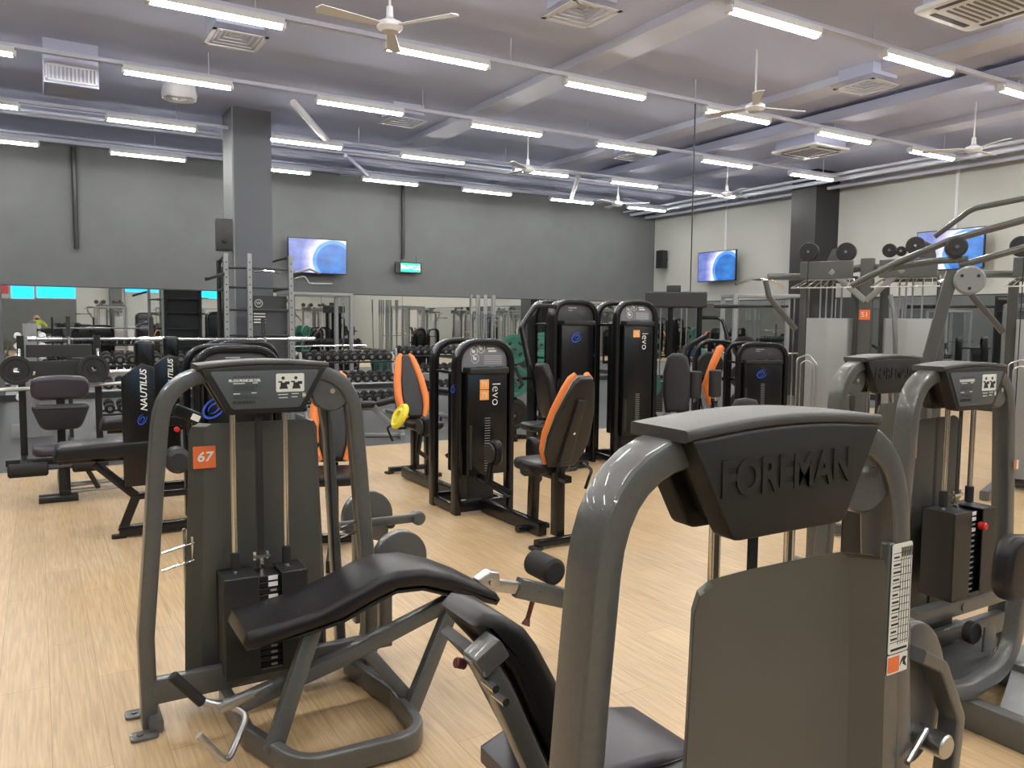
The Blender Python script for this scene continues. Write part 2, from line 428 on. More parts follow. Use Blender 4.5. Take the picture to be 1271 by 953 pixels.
# fans
def make_fan():
    t = thing('ceiling_fan', 'x', 'ceiling fan')
    obj('rod', MB().cyl((0, 0, .1), (0, 0, .72), .012, 10), WPL, t)
    obj('motor', MB().lathe([(.001, -.06), (.08, -.055), (.12, -.02), (.12, .02), (.06, .05), (.035, .07), (.03, .17), (.001, .18)]), WPL, t)
    for k in range(3):
        m = Matrix.Rotation(2*PI*k/3+.35, 4, 'Z') @ Matrix.Translation((.38, 0, .0)) @ Matrix.Rotation(.18, 4, 'X')
        obj('blade', MB().puff([(-.3, -.035), (.3, -.07), (.33, 0), (.3, .07), (-.3, .035)], .008, 0, m), WPL, t)
    return t
F0 = None
for x, y, l in ((2.87, 7.04, 'nearest white ceiling fan, top left of centre'), (7.77, 7.15, 'white ceiling fan left of the far right diffuser'),
                (7.55, 12.14, 'white ceiling fan in the middle distance'), (12.35, 7.0, 'white ceiling fan at the right by the pale wall'),
                (11.4, 14.45, 'farthest white ceiling fan near the corner'), (12.4, 12.1, 'white ceiling fan just beyond the cassette unit')):
    if F0 is None: F0 = make_fan(); o = F0
    else: o = copy_tree(F0)
    o.location = (x, y, 4.3); o['label'] = l; o['group'] = 'ceiling fans'
    o.rotation_euler = (0, 0, x)

# televisions
def tv_mat():
    m = bpy.data.materials.new('television_picture'); m.use_nodes = True; nt = m.node_tree; b = nt.nodes['Principled BSDF']
    tc = nt.nodes.new('ShaderNodeTexCoord'); sp = nt.nodes.new('ShaderNodeSeparateXYZ'); nt.links.new(tc.outputs['Generated'], sp.inputs[0])
    def math_(op, a, b_=None, c=None):
        n = nt.nodes.new('ShaderNodeMath'); n.operation = op
        for i, v in enumerate((a, b_, c)):
            if v is None: continue
            if isinstance(v, (int, float)): n.inputs[i].default_value = v
            else: nt.links.new(v, n.inputs[i])
        return n.outputs[0]
    X, Y = sp.outputs[0], sp.outputs[2]
    dx = math_('MULTIPLY', math_('SUBTRACT', X, .78), 1.7); dy = math_('SUBTRACT', Y, .36)
    d = math_('SQRT', math_('ADD', math_('MULTIPLY', dx, dx), math_('MULTIPLY', dy, dy)))
    r = nt.nodes.new('ShaderNodeValToRGB'); e = r.color_ramp.elements
    e[0].position = .0; e[0].color = (.03, .16, .45, 1); e[1].position = .62; e[1].color = (.08, .25, .62, 1)
    for p, c in ((.50, (.02, .12, .42, 1)), (.56, (.1, .3, .75, 1)), (.66, (.72, .75, .9, 1)), (.85, (.32, .3, .6, 1)), (1., (.12, .16, .42, 1))):
        q = e.new(p); q.color = c
    nt.links.new(d, r.inputs['Fac'])
    n = nt.nodes.new('ShaderNodeTexNoise'); n.inputs['Scale'].default_value = 4; nt.links.new(tc.outputs['Generated'], n.inputs['Vector'])
    mx = nt.nodes.new('ShaderNodeMix'); mx.data_type = 'RGBA'; mx.blend_type = 'OVERLAY'; mx.inputs[0].default_value = .7
    nt.links.new(r.outputs['Color'], mx.inputs[6]); nt.links.new(n.outputs['Fac'], mx.inputs[7])
    b.inputs['Base Color'].default_value = (.02, .02, .02, 1); b.inputs['Roughness'].default_value = .2
    nt.links.new(mx.outputs[2], b.inputs['Emission Color']); b.inputs['Emission Strength'].default_value = 1.15
    return m
TVM = tv_mat()
def tv(loc, rz, lab):
    t = thing('television', lab, 'television', loc, rz)
    obj('casing', MB().box(-.67, .67, .0, .05, -.39, .39), BLK, t, .006)
    obj('screen', MB().box(-.65, .65, -.004, .0, -.37, .37), TVM, t)
    obj('wall_bracket', MB().box(-.1, .1, .05, .28, -.1, .1), BMET, t)
tv((5.45, 17.6, 3.03), 0, 'flat television on the dark back wall showing a blue picture')
tv((15.19, 15.12, 3.1), -PI/2, 'flat television on the pale wall near the far corner')
tv((15.19, 8.98, 3.08), -PI/2, 'flat television on the pale wall behind the long curved arms')
# exit sign
GEM = mat('lit_green', (.0, .5, .2), .5, emit=(.02, .8, .3), estr=1.6)
GEW = mat('lit_white_letters', (.8, .9, .8), .5, emit=(.75, 1, .8), estr=1.4)
t = thing('exit_sign', 'small green lit exit sign hanging before the dark wall', 'sign', (7.69, 17.72, 2.88))
obj('sign_box', MB().box(-.34, .34, 0, .05, -.13, .13), DST, t, .005)
obj('sign_face', MB().box(-.2, .3, -.006, 0, -.1, .1), GEM, t)
text('lettering', 'ВЫХОД', .13, FR(.05, -.01, .0), GEW, t, .002, .002)
obj('hanger', MB().box(-.2, -.19, .02, .03, .13, .3).box(.2, .21, .02, .03, .13, .3), DST, t)
# speakers
def speaker(loc, rz, lab):
    t = thing('wall_speaker', lab, 'speaker', loc, rz)
    obj('cabinet', MB().puff([(-.13, .0), (.13, .0), (.1, .22), (-.1, .22)], .5, .01), BLK, t)
    obj('speaker_cone', MB().lathe([(.001, .02), (.05, .0), (.09, -.012), (.1, -.012), (.1, .0)], FR(0, .0, -.1)), RUB, t)
    obj('tweeter', MB().lathe([(.001, .0), (.04, -.008), (.04, .0)], FR(0, .0, .15)), RUB, t)
    obj('wall_bracket', MB().box(-.03, .03, .2, .3, -.03, .03), DST, t)
speaker((15.2, 17.35, 3.42), -PI/2, 'black speaker on the pale wall beside the far corner')
speaker((2.62, 13.35, 2.95), 0, 'black speaker fixed beside the slate column')
# ------------------------------------------------------------------ grey weight stack machines
def arch_path(w=.0):
    L = [(-.455, 0, 0), (-.462, 0, .36), (-.435, 0, .68), (-.412, 0, .98), (-.375, 0, 1.385)]
    R = [(-x, y, z) for x, y, z in L[::-1]]
    pts = L+R
    return fillet(pts, [0, .2, .3, .3, .24, .24, .3, .3, .2, 0], 8)
def tower(t, stack_z=.16, stack_h=.41, stack_x=-.02, name='FOREMAN', title='PK-1313 PRONE LEG CURL', num='67', detail=True, knob=False, shroud_top=1.17, shroud_hw=.265, shroud_y=.09, px=.285, sx_=0., groove=.02, zt=0.):
    obj('arch_frame', MB().sweep(arch_path(), rrect(.06, .088, .012, 3), (0, 1, 0)), GREY, t, 0, 26)
    for sx in (-1, 1):
        for y in (-.1, .1):
            obj('foot_plate', MB().puff(rrect(.1, .07, .018), .012, .002, M_((sx*.485, y, .006))).cyl((sx*.5, y, .012), (sx*.5, y, .017), .012, 10), GREY, t)
    b = MB().bar([(-.44, -.02, .14), (.44, -.02, .14)], .05, .1, (0, 0, 1)).bar([(-.3, .09, .09), (.3, .09, .09)], .08, .06, (0, 0, 1))
    b.bar([(-.44, -.1, .03), (-.44, .1, .03)], .05, .05, (0, 0, 1)).bar([(.44, -.1, .03), (.44, .1, .03)], .05, .05, (0, 0, 1))
    obj('base_beam', b, GREY, t)
    # hood: two trapezoid shells under a crowned lid
    z0, z1 = 1.222, 1.405
    def trapo(g=0.):
        o = [(v.x, v.y) for v in fillet([(-.25+g, z1, 0), (-.15+g*.7, z0+g*.7, 0), (.15-g*.7, z0+g*.7, 0), (.25-g, z1, 0)], [0, .03, .03, 0], 4)]
        # crowned top edge
        for k in range(1, 8):
            u = k/8; o.append(((.25-g)*(1-2*u), z1+.014*math.sin(PI*u)))
        return o
    Mx = M_((0, 0, 0), rx=PI/2)
    h = MB()
    h.puff(trapo(), .05, .006, M_((0, -.053, 0), rx=PI/2)); h.puff(trapo(), .05, .006, M_((0, .053, 0), rx=PI/2))
    h.puff(trapo(.03), .07, .0, M_((0, 0, 0), rx=PI/2))
    lid = []
    for k in range(13):
        u = k/12; lid.append((-.262+.524*u, 1.402+.016*math.sin(PI*u)))
    lid = lid+[(x, z+.022) for x, z in lid[::-1]]
    hood = obj('hood', h, BLKT, t)
    obj('lid', MB().puff(lid, .15, .008, Mx), LIDM, hood)
    # info panel at the front
    p = [(-.215, 1.39), (-.138, 1.25), (-.128, 1.243), (.128, 1.243), (.138, 1.25), (.215, 1.39), (.208, 1.396), (-.208, 1.396)]
    pn = obj('info_panel', MB().puff(p, .004, .001, M_((0, -.079, 0), rx=PI/2)), PANL, t)
    if detail:
        lb = obj('picture_label', plate(.115, .075, .002, FR(.095, -.0815, 1.345), .006), LBL, pn)
        g = MB()
        for cx in (.068, .12):
            g.puff(circ(.007, 10), .001, 0, FR(cx-.002, -.083, 1.364)); g.puff([(-.014, -.018), (.014, -.018), (.012, .008), (-.012, .008)], .001, 0, FR(cx, -.083, 1.338))
            g.box(cx-.022, cx-.006, -.0835, -.0825, 1.346, 1.352); g.box(cx+.006, cx+.024, -.0835, -.0825, 1.338, 1.35); g.box(cx-.016, cx-.013, -.0835, -.0825, 1.318, 1.33); g.box(cx+.013, cx+.016, -.0835, -.0825, 1.318, 1.33)
        obj('figure_drawing', g, INK, lb)
        text('title_text', title, .0145, FR(-.085, -.082, 1.358), WHT, pn, .0006, .0006, .72)
        g = MB()
        for i, (x, z, w) in enumerate(((-.13, 1.347, .045), (-.055, 1.348, .02), (-.13, 1.306, .026), (-.06, 1.308, .02), (.045, 1.297, .04), (.1, 1.299, .03), (.048, 1.284, .036), (.1, 1.286, .024), (.145, 1.292, .016))):
            g.box(x-(.0 if i < 9 else 0), x+w, -.0825, -.081, z-.0015, z+.0015)
        g.box(.146, .149, -.0825, -.081, 1.283, 1.302); g.box(.153, .156, -.0825, -.081, 1.283, 1.302)
        obj('printed_lines', g, WHT, pn)
        g = MB()
        for z in (1.374, 1.335, 1.328, 1.321, 1.295, 1.288): g.box(-.13, -.03-(z*1000 % 3)*.01, -.0822, -.081, z-.001, z+.001)
        obj('small_print', g, DST, pn)
        text('maker_text', name, .017, FR(-.09, -.082, 1.27), INK, pn, .0006, .0008, 1.1)
    # embossed lettering on the rear
    text('raised_lettering', name, .088, BK(.012, .0785, 1.332), BLKT, t, .003, .003, .86)
    # pulley cover in the upper right corner
    pc = obj('pulley_cover', MB().cyl((px, -.03, 1.3), (px, .03, 1.3), .088, 28, bev=.006), GREY, t)
    obj('bolt', MB().cyl((px, -.045, 1.3), (px, .045, 1.3), .012, 8), CHR, pc)
    # shroud: folded sheet behind the rods
    hw, hb = shroud_hw, shroud_hw+.035
    def prof(s, z):
        return [(sx_+a, shroud_y+b, z) for a, b in ((-s, .05), (-s*.8, .008), (-s*.5, 0), (-.012, .006*(groove > 0)), (0, groove), (.012, .006*(groove > 0)), (s*.5, 0), (s*.93, .008), (s, .03))]
    sh = MB(); rows = [(hb, .1), (hb-.005, .4), (hw+.012, .8), (hw, shroud_top-.04), (hw-.012, shroud_top-.012), (hw-.04, shroud_top)]
    vs = []; n = 9
    for off in (0, .003):
        for s, z in rows: vs += [(x, y+off, z_) for x, y, z_ in prof(s, z)]
    fs = []; R_ = len(rows)
    for o_ in (0, 1):
        for i in range(R_-1):
            for j in range(n-1):
                a = o_*R_*n+i*n+j; q = (a, a+1, a+n+1, a+n); fs.append(q if o_ == 0 else q[::-1])
    for i in range(R_-1):
        for j in (0, n-1): a = i*n+j; b_ = a+R_*n; fs.append((a, a+n, b_+n, b_))
    for i in (0, R_-1):
        for j in range(n-1): a = i*n+j; b_ = a+R_*n; fs.append((a, a+1, b_+1, b_))
    sh.add(vs, fs); shr = obj('shroud', sh, SHEET, t, 0, 25)
    if num:
        tg = obj('number_tag', plate(.088, .092, .002, FR(-.215, shroud_y-.004, 1.035), .003), ORT, shr)
        text('number', num, .055, FR(-.215, shroud_y-.006, 1.035), WHT, tg, .0006, .0012, 1.1, .15)
    # rods, stack
    for x in (-.115, .095):
        r = obj('guide_rod', MB().cyl((stack_x+x+.01, -.03, stack_z), (stack_x+x+.01, -.03, 1.27), .0115, 14), CHR, t)
        obj('rubber_sleeve', MB().cyl((stack_x+x+.01, -.03, stack_z+stack_h+.01), (stack_x+x+.01, -.03, stack_z+stack_h+.085), .019, 14, bev=.003), RUB, r)
    npl = 15; hpl = (stack_h-.02)/npl
    for k in range(npl):
        pl_ = obj('weight_plate', MB().box(stack_x-.14, stack_x+.14, -.095, .02, stack_z+.01+k*hpl, stack_z+.01+(k+.86)*hpl), BMET, t, .002)
        if detail:
            if k in (npl-1, npl-2, npl-4):
                obj('weight_number', MB().box(stack_x+.012, stack_x+.05, -.0975, -.095, stack_z+.013+k*hpl, stack_z+.01+(k+.8)*hpl), WHT, pl_)
            else: obj('weight_number', MB().box(stack_x+.02, stack_x+.045, -.0975, -.095, stack_z+.018+k*hpl, stack_z+.01+(k+.6)*hpl), GRYP, pl_)
    cv = MB()
    sx0, sx1 = stack_x-.165, stack_x+.165
    for a, b_ in ((sx0, stack_x-.03), (stack_x+.06, sx1)):
        cv.box(a, b_, -.125, -.118, stack_z, stack_z+stack_h)
    cv.box(stack_x-.03, stack_x+.06, -.125, -.118, stack_z, stack_z+.02)
    cv.box(sx0, sx0+.006, -.12, .03, stack_z, stack_z+stack_h).box(sx1-.006, sx1, -.12, .03, stack_z, stack_z+stack_h)
    cv.box(sx0, stack_x-.03, -.12, .03, stack_z+stack_h-.006, stack_z+stack_h).box(stack_x+.06, sx1, -.12, .03, stack_z+stack_h-.006, stack_z+stack_h)
    obj('stack_cover', cv, DST, t, .003)
    sm = MB().cyl((stack_x, -.03, stack_z+stack_h-.02), (stack_x, -.03, stack_z+stack_h+.05), .012, 10).box(stack_x-.035, stack_x+.035, -.045, -.015, stack_z+stack_h+.05, stack_z+stack_h+.062)
    for s in (-.025, .025): sm.cyl((stack_x+s, -.03, stack_z+stack_h+.04), (stack_x+s, -.03, stack_z+stack_h+.075), .007, 8)
    obj('selector_stem', sm, CHR, t)
    obj('lift_belt', MB().box(stack_x-.013, stack_x+.013, -.033, -.029, stack_z+stack_h+.06, 1.27), RUB, t)
    if knob: obj('selector_knob', MB().cyl((stack_x+.015, -.13, stack_z+stack_h*.83), (stack_x+.015, -.165, stack_z+stack_h*.83), .018, 14, bev=.005), RED, t)
def foam(a, b, r=.05): return MB().cyl(a, b, r, 22, bev=.014)

# ---- prone leg curl (number 67)
T67 = thing('leg_curl_machine', 'grey prone leg curl machine with orange tag 67 on its shroud, nearest on the left', 'gym machine', (.79, 3.33, 0))
tower(T67)
def L(x, y, z): return (x-.79, y-3.33, z)     # place coordinates -> machine coordinates
YB = 2.93
side = [(.585, .465), (.6, .505), (.72, .52), (.86, .54), (1.0, .59), (1.09, .625), (1.17, .638), (1.28, .63), (1.4, .59), (1.52, .53), (1.61, .475), (1.63, .445), (1.61, .42), (1.52, .455), (1.4, .515), (1.28, .56), (1.17, .568), (1.06, .535), (.95, .49), (.82, .468), (.68, .445), (.6, .435)]
o = obj('bench_pad', MB().puff([(x-.79, z) for x, z in side], .30, .028, M_(L(.79, YB, 0), rx=PI/2), 4), VIN, T67, 0, 60)
obj('pad_board', MB().puff([(x-.79, z) for x, z in ((.66, .438), (.82, .458), (.96, .48), (1.07, .525), (1.17, .556), (1.28, .549), (1.4, .504), (1.52, .443), (1.57, .42), (1.52, .431), (1.4, .49), (1.28, .536), (1.17, .543), (1.08, .513), (.96, .467), (.82, .445))], .24, .004, M_(L(.79, YB, 0), rx=PI/2)), BLK, o)
f = MB()
f.bar([L(.6, YB, .19), L(1.0, YB, .285), L(1.52, YB, .445)], .06, .055, (0, 1, 0))
obj('main_beam', f, GREY, T67)
obj('leg', MB().bar([L(.68, YB-.14, .05), L(.86, YB-.05, .45)], .065, .045, (0, 1, 0)), GREY, T67)
obj('leg', MB().bar([L(1.24, YB-.1, .06), L(1.5, YB, .47)], .065, .045, (0, 1, 0)), GREY, T67)
obj('leg', MB().bar([L(1.08, YB, .3), L(1.24, YB-.05, .09)], .05, .045, (0, 1, 0)), GREY, T67)
obj('base_loop', MB().sweep(fillet([L(.62, 3.33, .05), L(.63, 2.95, .05), L(.74, 2.62, .05), L(1.2, 2.60, .05), L(1.22, 2.95, .05), L(1.16, 3.36, .05)], [0, .1, .14, .14, .1, 0], 7), rrect(.045, .085, .012, 3), (0, 0, 1)), GREY, T67)
hb = MB().cyl(L(.37, YB, .35), L(.47, YB, .225), .019, 16, bev=.004)
hd = obj('handle', MB().tube(fillet([L(.46, YB, .235), L(.56, YB-.02, .2), L(.62, YB-.03, .16), L(.52, YB-.16, .06), L(.43, YB-.16, .19)], .04, 5), .0125, 12), STL, T67)
obj('grip', hb, RUB, hd)
obj('handle_arm', MB().bar([L(.52, YB-.02, .2), L(.72, YB, .235)], .035, .04, (0, 1, 0)), STL, T67)
# lever to the rollers
lv = MB()
lv.puff([(-.05, -.035), (.03, -.05), (.06, -.01), (.055, .045), (.01, .06), (-.05, .03)], .055, .008, M_(L(1.63, YB, .475), rx=PI/2))
lv.cyl(L(1.645, YB-.04, .485), L(1.645, YB+.04, .485), .014, 14)
obj('pivot_block', lv, STL, T67)
ext = obj('slide_bar', MB().bar([L(1.64, YB, .47), L(1.84, YB, .415)], .055, .03, (0, 1, 0)), STL, T67)
arm = obj('roller_arm', MB().bar([L(1.79, YB, .43), L(2.2, YB, .28)], .088, .05, (0, 1, 0)).cyl(L(1.9, YB-.03, .4), L(1.9, YB+.03, .4), .008, 8), GREY, T67)
obj('pull_pin', MB().cyl(L(1.87, YB-.01, .37), L(1.84, YB-.01, .28), .011, 8).cyl(L(1.845, YB-.01, .29), L(1.83, YB-.01, .255), .009, 10, .022), BUR, arm)
obj('roller', foam(L(2.02, YB+.035, .45), L(2.02, YB+.23, .45), .062), FOAM, arm)
obj('roller', foam(L(2.1, YB-.03, .36), L(2.1, YB-.2, .36), .062), FOAM, arm)
# cams low on the right
for (x, y, z, r) in ((1.40, 3.75, .62, .13), (1.42, 3.38, .5, .13)):
    pts = [(r*math.cos(a), r*math.sin(a)) for a in [math.radians(-20+220*k/20) for k in range(21)]]+[(-r*.8, -r*.75), (r*1.02, -r*.9)]
    cm = obj('cam_cover', MB().puff(pts, .05, .006, M_(L(x, y, z), rx=PI/2, ry=.25)), GREY, T67)
    obj('cam_pulley', MB().cyl(L(x+r*.85, y-.05, z-r*.35), L(x+r*.85, y+.04, z-r*.35), .024, 18, bev=.004).cyl(L(x+r*.85, y-.056, z-r*.35), L(x+r*.85, y, z-r*.35), .009, 12), DST, cm)
obj('cam_strut', MB().bar([L(1.22, 3.4, .3), L(1.36, 3.42, .42)], .05, .05, (0, 1, 0)).bar([L(1.36, 3.42, .08), L(1.36, 3.42, .42)], .06, .06, (0, 1, 0)).bar([L(1.22, 3.36, .07), L(1.4, 3.76, .07)], .05, .06, (0, 0, 1)).bar([L(1.36, 3.76, .08), L(1.36, 3.76, .54)], .06, .06, (0, 1, 0)), GREY, T67)
for dz in (.0, .045):
    obj('wire_hook', MB().tube([L(.40, 3.4, .66-dz*1.6), L(.55, 3.46, .675-dz*1.6)], .0045, 8), CHR, T67)
    obj('wire_hook', MB().tube([L(1.11, 3.3, .70-dz), L(1.24, 3.36, .71-dz)], .0045, 8), CHR, T67)
obj('side_rail', MB().cyl(L(.505, 3.48, .1), L(.5, 3.48, .73), .008, 8).cyl(L(.53, 3.46, .1), L(.53, 3.46, .7), .008, 8), CHR, T67)
obj('link_bar', MB().bar([L(1.2, 3.58, .63), L(1.6, 3.58, .625)], .045, .02, (0, 1, 0)).cyl(L(1.6, 3.55, .625), L(1.6, 3.61, .625), .035, 18, bev=.006), GREY, T67)
obj('inner_post', MB().bar([L(1.175, 3.5, .05), L(1.12, 3.5, 1.1), L(1.08, 3.46, 1.26)], .045, .05, (0, 1, 0)), GREY, T67)
obj('cable', MB().cyl(L(1.075, 3.37, 1.25), L(1.12, 3.40, .35), .0045, 8), RUB, T67)

# ---- the near machine seen from its back
TN = thing('leg_curl_machine', 'large grey machine seen from behind, with raised lettering on its hood', 'gym machine', (1.177, 1.04, 0), PI)
tower(TN, stack_z=.3, num=None, px=-.285, sx_=.075, groove=.0, detail=False, shroud_hw=.23, shroud_top=1.185, shroud_y=.115)
def N(x, y, z): return (-(x-1.177), -(y-1.04), z)
# back pad, leaning; drawn in the x-z plane
pd = [(.80, .935), (.83, .957), (.885, .94), (.94, .9), (.97, .86), (1.15, .54), (1.14, .5), (1.08, .49), (1.04, .51), (.90, .81), (.83, .89)]
o = obj('back_pad', MB().puff([(-(x-1.177), z) for x, z in pd], .2, .03, M_(N(1.177, 1.58, 0), rx=PI/2), 4), VIN, TN, 0, 60)
obj('pad_board', MB().puff([(-(x-1.177), z) for x, z in ((.82, .88), (.89, .81), (1.035, .51), (1.015, .5), (.865, .79), (.80, .865))], .16, .003, M_(N(1.177, 1.58, 0), rx=PI/2)), BLK, o)
obj('seat_post', MB().bar([N(.79, 1.46, .89), N(.845, 1.46, .80), N(1.01, 1.46, .44), N(1.08, 1.46, .12)], .05, .05, (0, 1, 0)), GREY, TN)
obj('adjuster_bracket', MB().puff(rrect(.07, .05, .005), .06, .003, M_(N(.812, 1.455, .885), rx=PI/2, ry=.55)), GREY, TN)
ab = MB()
for (x, z) in ((.80, .835), (.825, .80)): ab.cyl(N(x, 1.39, z), N(x, 1.44, z), .009, 8)
obj('bolt', ab, CHR, TN)
obj('adjuster_knob', MB().cyl(N(.785, 1.50, .85), N(.76, 1.50, .86), .012, 12, bev=.003), BUR, TN)
st = [(.93, .53), (1.0, .555), (1.15, .55), (1.3, .54), (1.42, .515), (1.46, .48), (1.44, .455), (1.0, .46), (.93, .49)]
obj('seat', MB().puff([(-(x-1.177), z) for x, z in st], .3, .025, M_(N(1.177, 1.56, 0), rx=PI/2), 4), VINP, TN, 0, 60)
obj('seat_frame', MB().bar([N(1.0, 1.56, .42), N(1.42, 1.56, .42)], .05, .05, (0, 1, 0)).bar([N(1.2, 1.58, .42), N(1.2, 1.58, .05)], .06, .06, (0, 1, 0)).bar([N(1.2, 1.1, .05), N(1.2, 2.0, .05)], .06, .08, (0, 0, 1)).bar([N(.9, 2.0, .05), N(1.5, 2.0, .05)], .06, .08, (0, 0, 1)), GREY, TN)
obj('roller', foam(N(1.75, 1.35, .3), N(1.75, 1.66, .3)), FOAM, TN)
obj('roller_arm', MB().bar([N(1.6, 1.3, .45), N(1.75, 1.3, .3)], .05, .04, (0, 1, 0)).bar([N(1.75, 1.28, .3), N(1.75, 1.68, .3)], .02, .02, (0, 0, 1)), GREY, TN)
# exercise chart on the right leg of the arch, warning label under it
def chart(par, M, w=.078, h=.24):
    c = obj('exercise_chart', plate(w, h, .0015, M, .006), LBL, par)
    g = MB()
    for k in range(13):
        z = h/2-.02-k*(h-.045)/12
        g.puff([(-w/2+.004, z-.0005), (w/2-.004, z-.0005), (w/2-.004, z+.0005), (-w/2+.004, z+.0005)], .0012, 0, M @ Matrix.Translation((0, 0, .001)))
        if k < 12:
            ww = .018+(k*7 % 5)*.002; g.puff([(-w/2+.006, z-.011), (-w/2+.006+ww, z-.011), (-w/2+.006+ww, z-.007), (-w/2+.006, z-.007)], .0012, 0, M @ Matrix.Translation((0, 0, .001)))
    for k in range(5):
        x = -.004+k*.0085
        g.puff([(x, -h/2+.018), (x+.0008, -h/2+.018), (x+.0008, h/2-.008), (x, h/2-.008)], .0012, 0, M @ Matrix.Translation((0, 0, .001)))
        g.puff([(x+.003, h/2-.03), (x+.006, h/2-.03), (x+.006, h/2-.01), (x+.003, h/2-.01)], .0012, 0, M @ Matrix.Translation((0, 0, .001)))
    g.puff([(-w/2+.008, -h/2+.006), (w/2-.006, -h/2+.006), (w/2-.006, -h/2+.011), (-w/2+.008, -h/2+.011)], .0012, 0, M @ Matrix.Translation((0, 0, .001)))
    obj('chart_print', g, INK, c)
    m2 = M @ Matrix.Translation((0, -h/2-.024, 0))
    w_ = obj('warning_label', plate(w, .042, .0015, m2, .003), LBL, par)
    obj('orange_field', plate(w*.55, .034, .001, m2 @ Matrix.Translation((-w*.2, 0, .001)), .001), ORT, w_)
    obj('warning_symbol', MB().puff([(-.012, -.008), (-.002, .004), (.0, -.006), (.012, -.012), (.006, .002), (.012, .01), (.0, .012), (-.008, .004)], .001, 0, m2 @ Matrix.Translation((w*.28, 0, .001))), INK, w_)
obj('chart_backing', MB().box(-.41, -.352, .02, .0425, .3, 1.142), GREY, TN, .004)
chart(TN, BK(-.392, .0455, 1.02), .07)
cm = obj('cam_cover', MB().puff([(.13*math.cos(math.radians(a)), .17*math.sin(math.radians(a))) for a in range(-80, 100, 9)]+[(-.05, .15), (-.05, -.16)], .06, .008, M_(N(1.69, 1.06, .76), rx=PI/2, rz=PI)), GREY, TN)
lo = MB().sweep(fillet([N(1.64, 1.0, .88), N(1.72, 1.0, .84), N(1.80, 1.0, .70), N(1.78, 1.0, .52), N(1.72, 1.0, .44)], .03, 3), rrect(.03, .05, .006), (0, 1, 0))
obj('lever_frame', lo, GREY, TN)
obj('lever_pin', MB().cyl(N(1.6, .98, .65), N(1.7, 1.0, .69), .007, 8).cyl(N(1.72, .96, .66), N(1.72, 1.06, .66), .028, 18, bev=.004), STL, TN)
obj('cross_shelf', MB().box(*sorted((N(1.5, 0, 0)[0], N(1.66, 0, 0)[0])), -.1, .02, .70, .715), GREY, TN)

# ---- machine 68 on the right
T68 = thing('leg_extension_machine', 'grey machine at the right with a red selector knob and front instruction panel', 'gym machine', (3.66, 2.08, 0))
tower(T68, stack_z=.37, stack_h=.40, stack_x=-.03, title='PK-1305 LEG EXTENSION', num='68', knob=True, shroud_hw=.2)
def P(x, y, z): return (x-3.6, y-2.08, z)
obj('stack_beam', MB().bar([(-.45, -.1, .335), (.45, -.1, .335)], .07, .06, (0, 1, 0)).cyl((-.1, -.135, .335), (-.1, -.125, .335), .02, 14), GREY, T68)
sp = MB().sweep(fillet([P(3.62, 1.7, .75), P(3.46, 1.7, .5), P(3.40, 1.7, .19), P(3.1, 1.7, .15), P(2.7, 1.7, .2)], [0, .1, .22, .2, 0], 7), rrect(.07, .06, .012), (0, 1, 0))
obj('curved_frame', sp, GREY, T68)
obj('back_pad', MB().puff(rrect(.30, .26, .09, 5), .08, .03, M_(P(3.24, 1.6, .655), rx=PI/2, ry=.15), 4), VIN, T68, 0, 60)
dk = mat('platform_rubber', (.03, .03, .03), .5, bump=.8, bscale=90)
obj('foot_platform', MB().puff([(2.95-3.6, 1.74-2.08), (3.3-3.6, 1.74-2.08), (3.8-3.6, 1.95-2.08), (3.75-3.6, 2.03-2.08), (3.0-3.6, 1.98-2.08)], .03, .004, M_((0, 0, .12))), dk, T68)
obj('side_plate', MB().puff([(3.15-3.6, 1.2-2.08), (3.9-3.6, 1.2-2.08), (3.9-3.6, 1.9-2.08), (3.15-3.6, 1.6-2.08)], .02, .003, M_((0, 0, .09))), GREYL, T68)
obj('base_rail', MB().bar([P(3.1, 1.75, .06), P(3.1, 1.05, .06)], .07, .12, (0, 0, 1)), GREY, T68)
obj('base_rail', MB().bar([P(3.6, 2.08, .07), P(3.6, 1.5, .07)], .06, .12, (0, 0, 1)), GREY, T68)
obj('idler_pulley', MB().cyl(P(3.48, 1.88, .24), P(3.48, 1.92, .24), .05, 20, bev=.005), RUB, T68)
obj('pulley_bracket', MB().puff([(-.04, -.07), (.06, -.07), (.06, .02), (.02, .05), (-.03, .04)], .01, .002, M_(P(3.54, 1.86, .23), rx=PI/2)), GREY, T68)
tg = obj('arch_label', plate(.04, .045, .001, FR(.43, -.054, .93), .002), LBL, T68)
obj('orange_field', plate(.02, .045, .001, FR(.42, -.0552, .93), .001), ORT, tg)

# ---- its neighbour behind, facing away
T69 = thing('leg_curl_machine', 'grey machine behind the one with the red knob, its hood turned away', 'gym machine', (4.15, 2.8, 0), PI)
tower(T69, num=None, detail=False, shroud_hw=.2)
obj('seat', MB().puff(rrect(.4, .36, .08, 4), .07, .025, M_((-.1, -.5, .5))), VIN, T69, 0, 60)
obj('seat_post', MB().bar([(-.1, -.5, .47), (-.1, -.5, .04)], .07, .07, (0, 1, 0)).bar([(-.1, -.7, .04), (-.1, 0, .04)], .07, .07, (0, 0, 1)), GREY, T69)
# more of the same in the room behind the viewer (seen in the mirrors)
for i, (src, x, y, rz, l) in enumerate(((T67, -1.6, -2.2, 0, 'grey leg curl machine behind the viewer, left one in the mirror'), (T68, 5.6, -1.5, 0, 'grey leg extension machine reflected right of the black towers'),
                                        (T68, 8.3, -.8, PI, 'grey leg extension machine reflected beside the corner'))):
    copy_tree(src, l, (x, y, 0), rz)
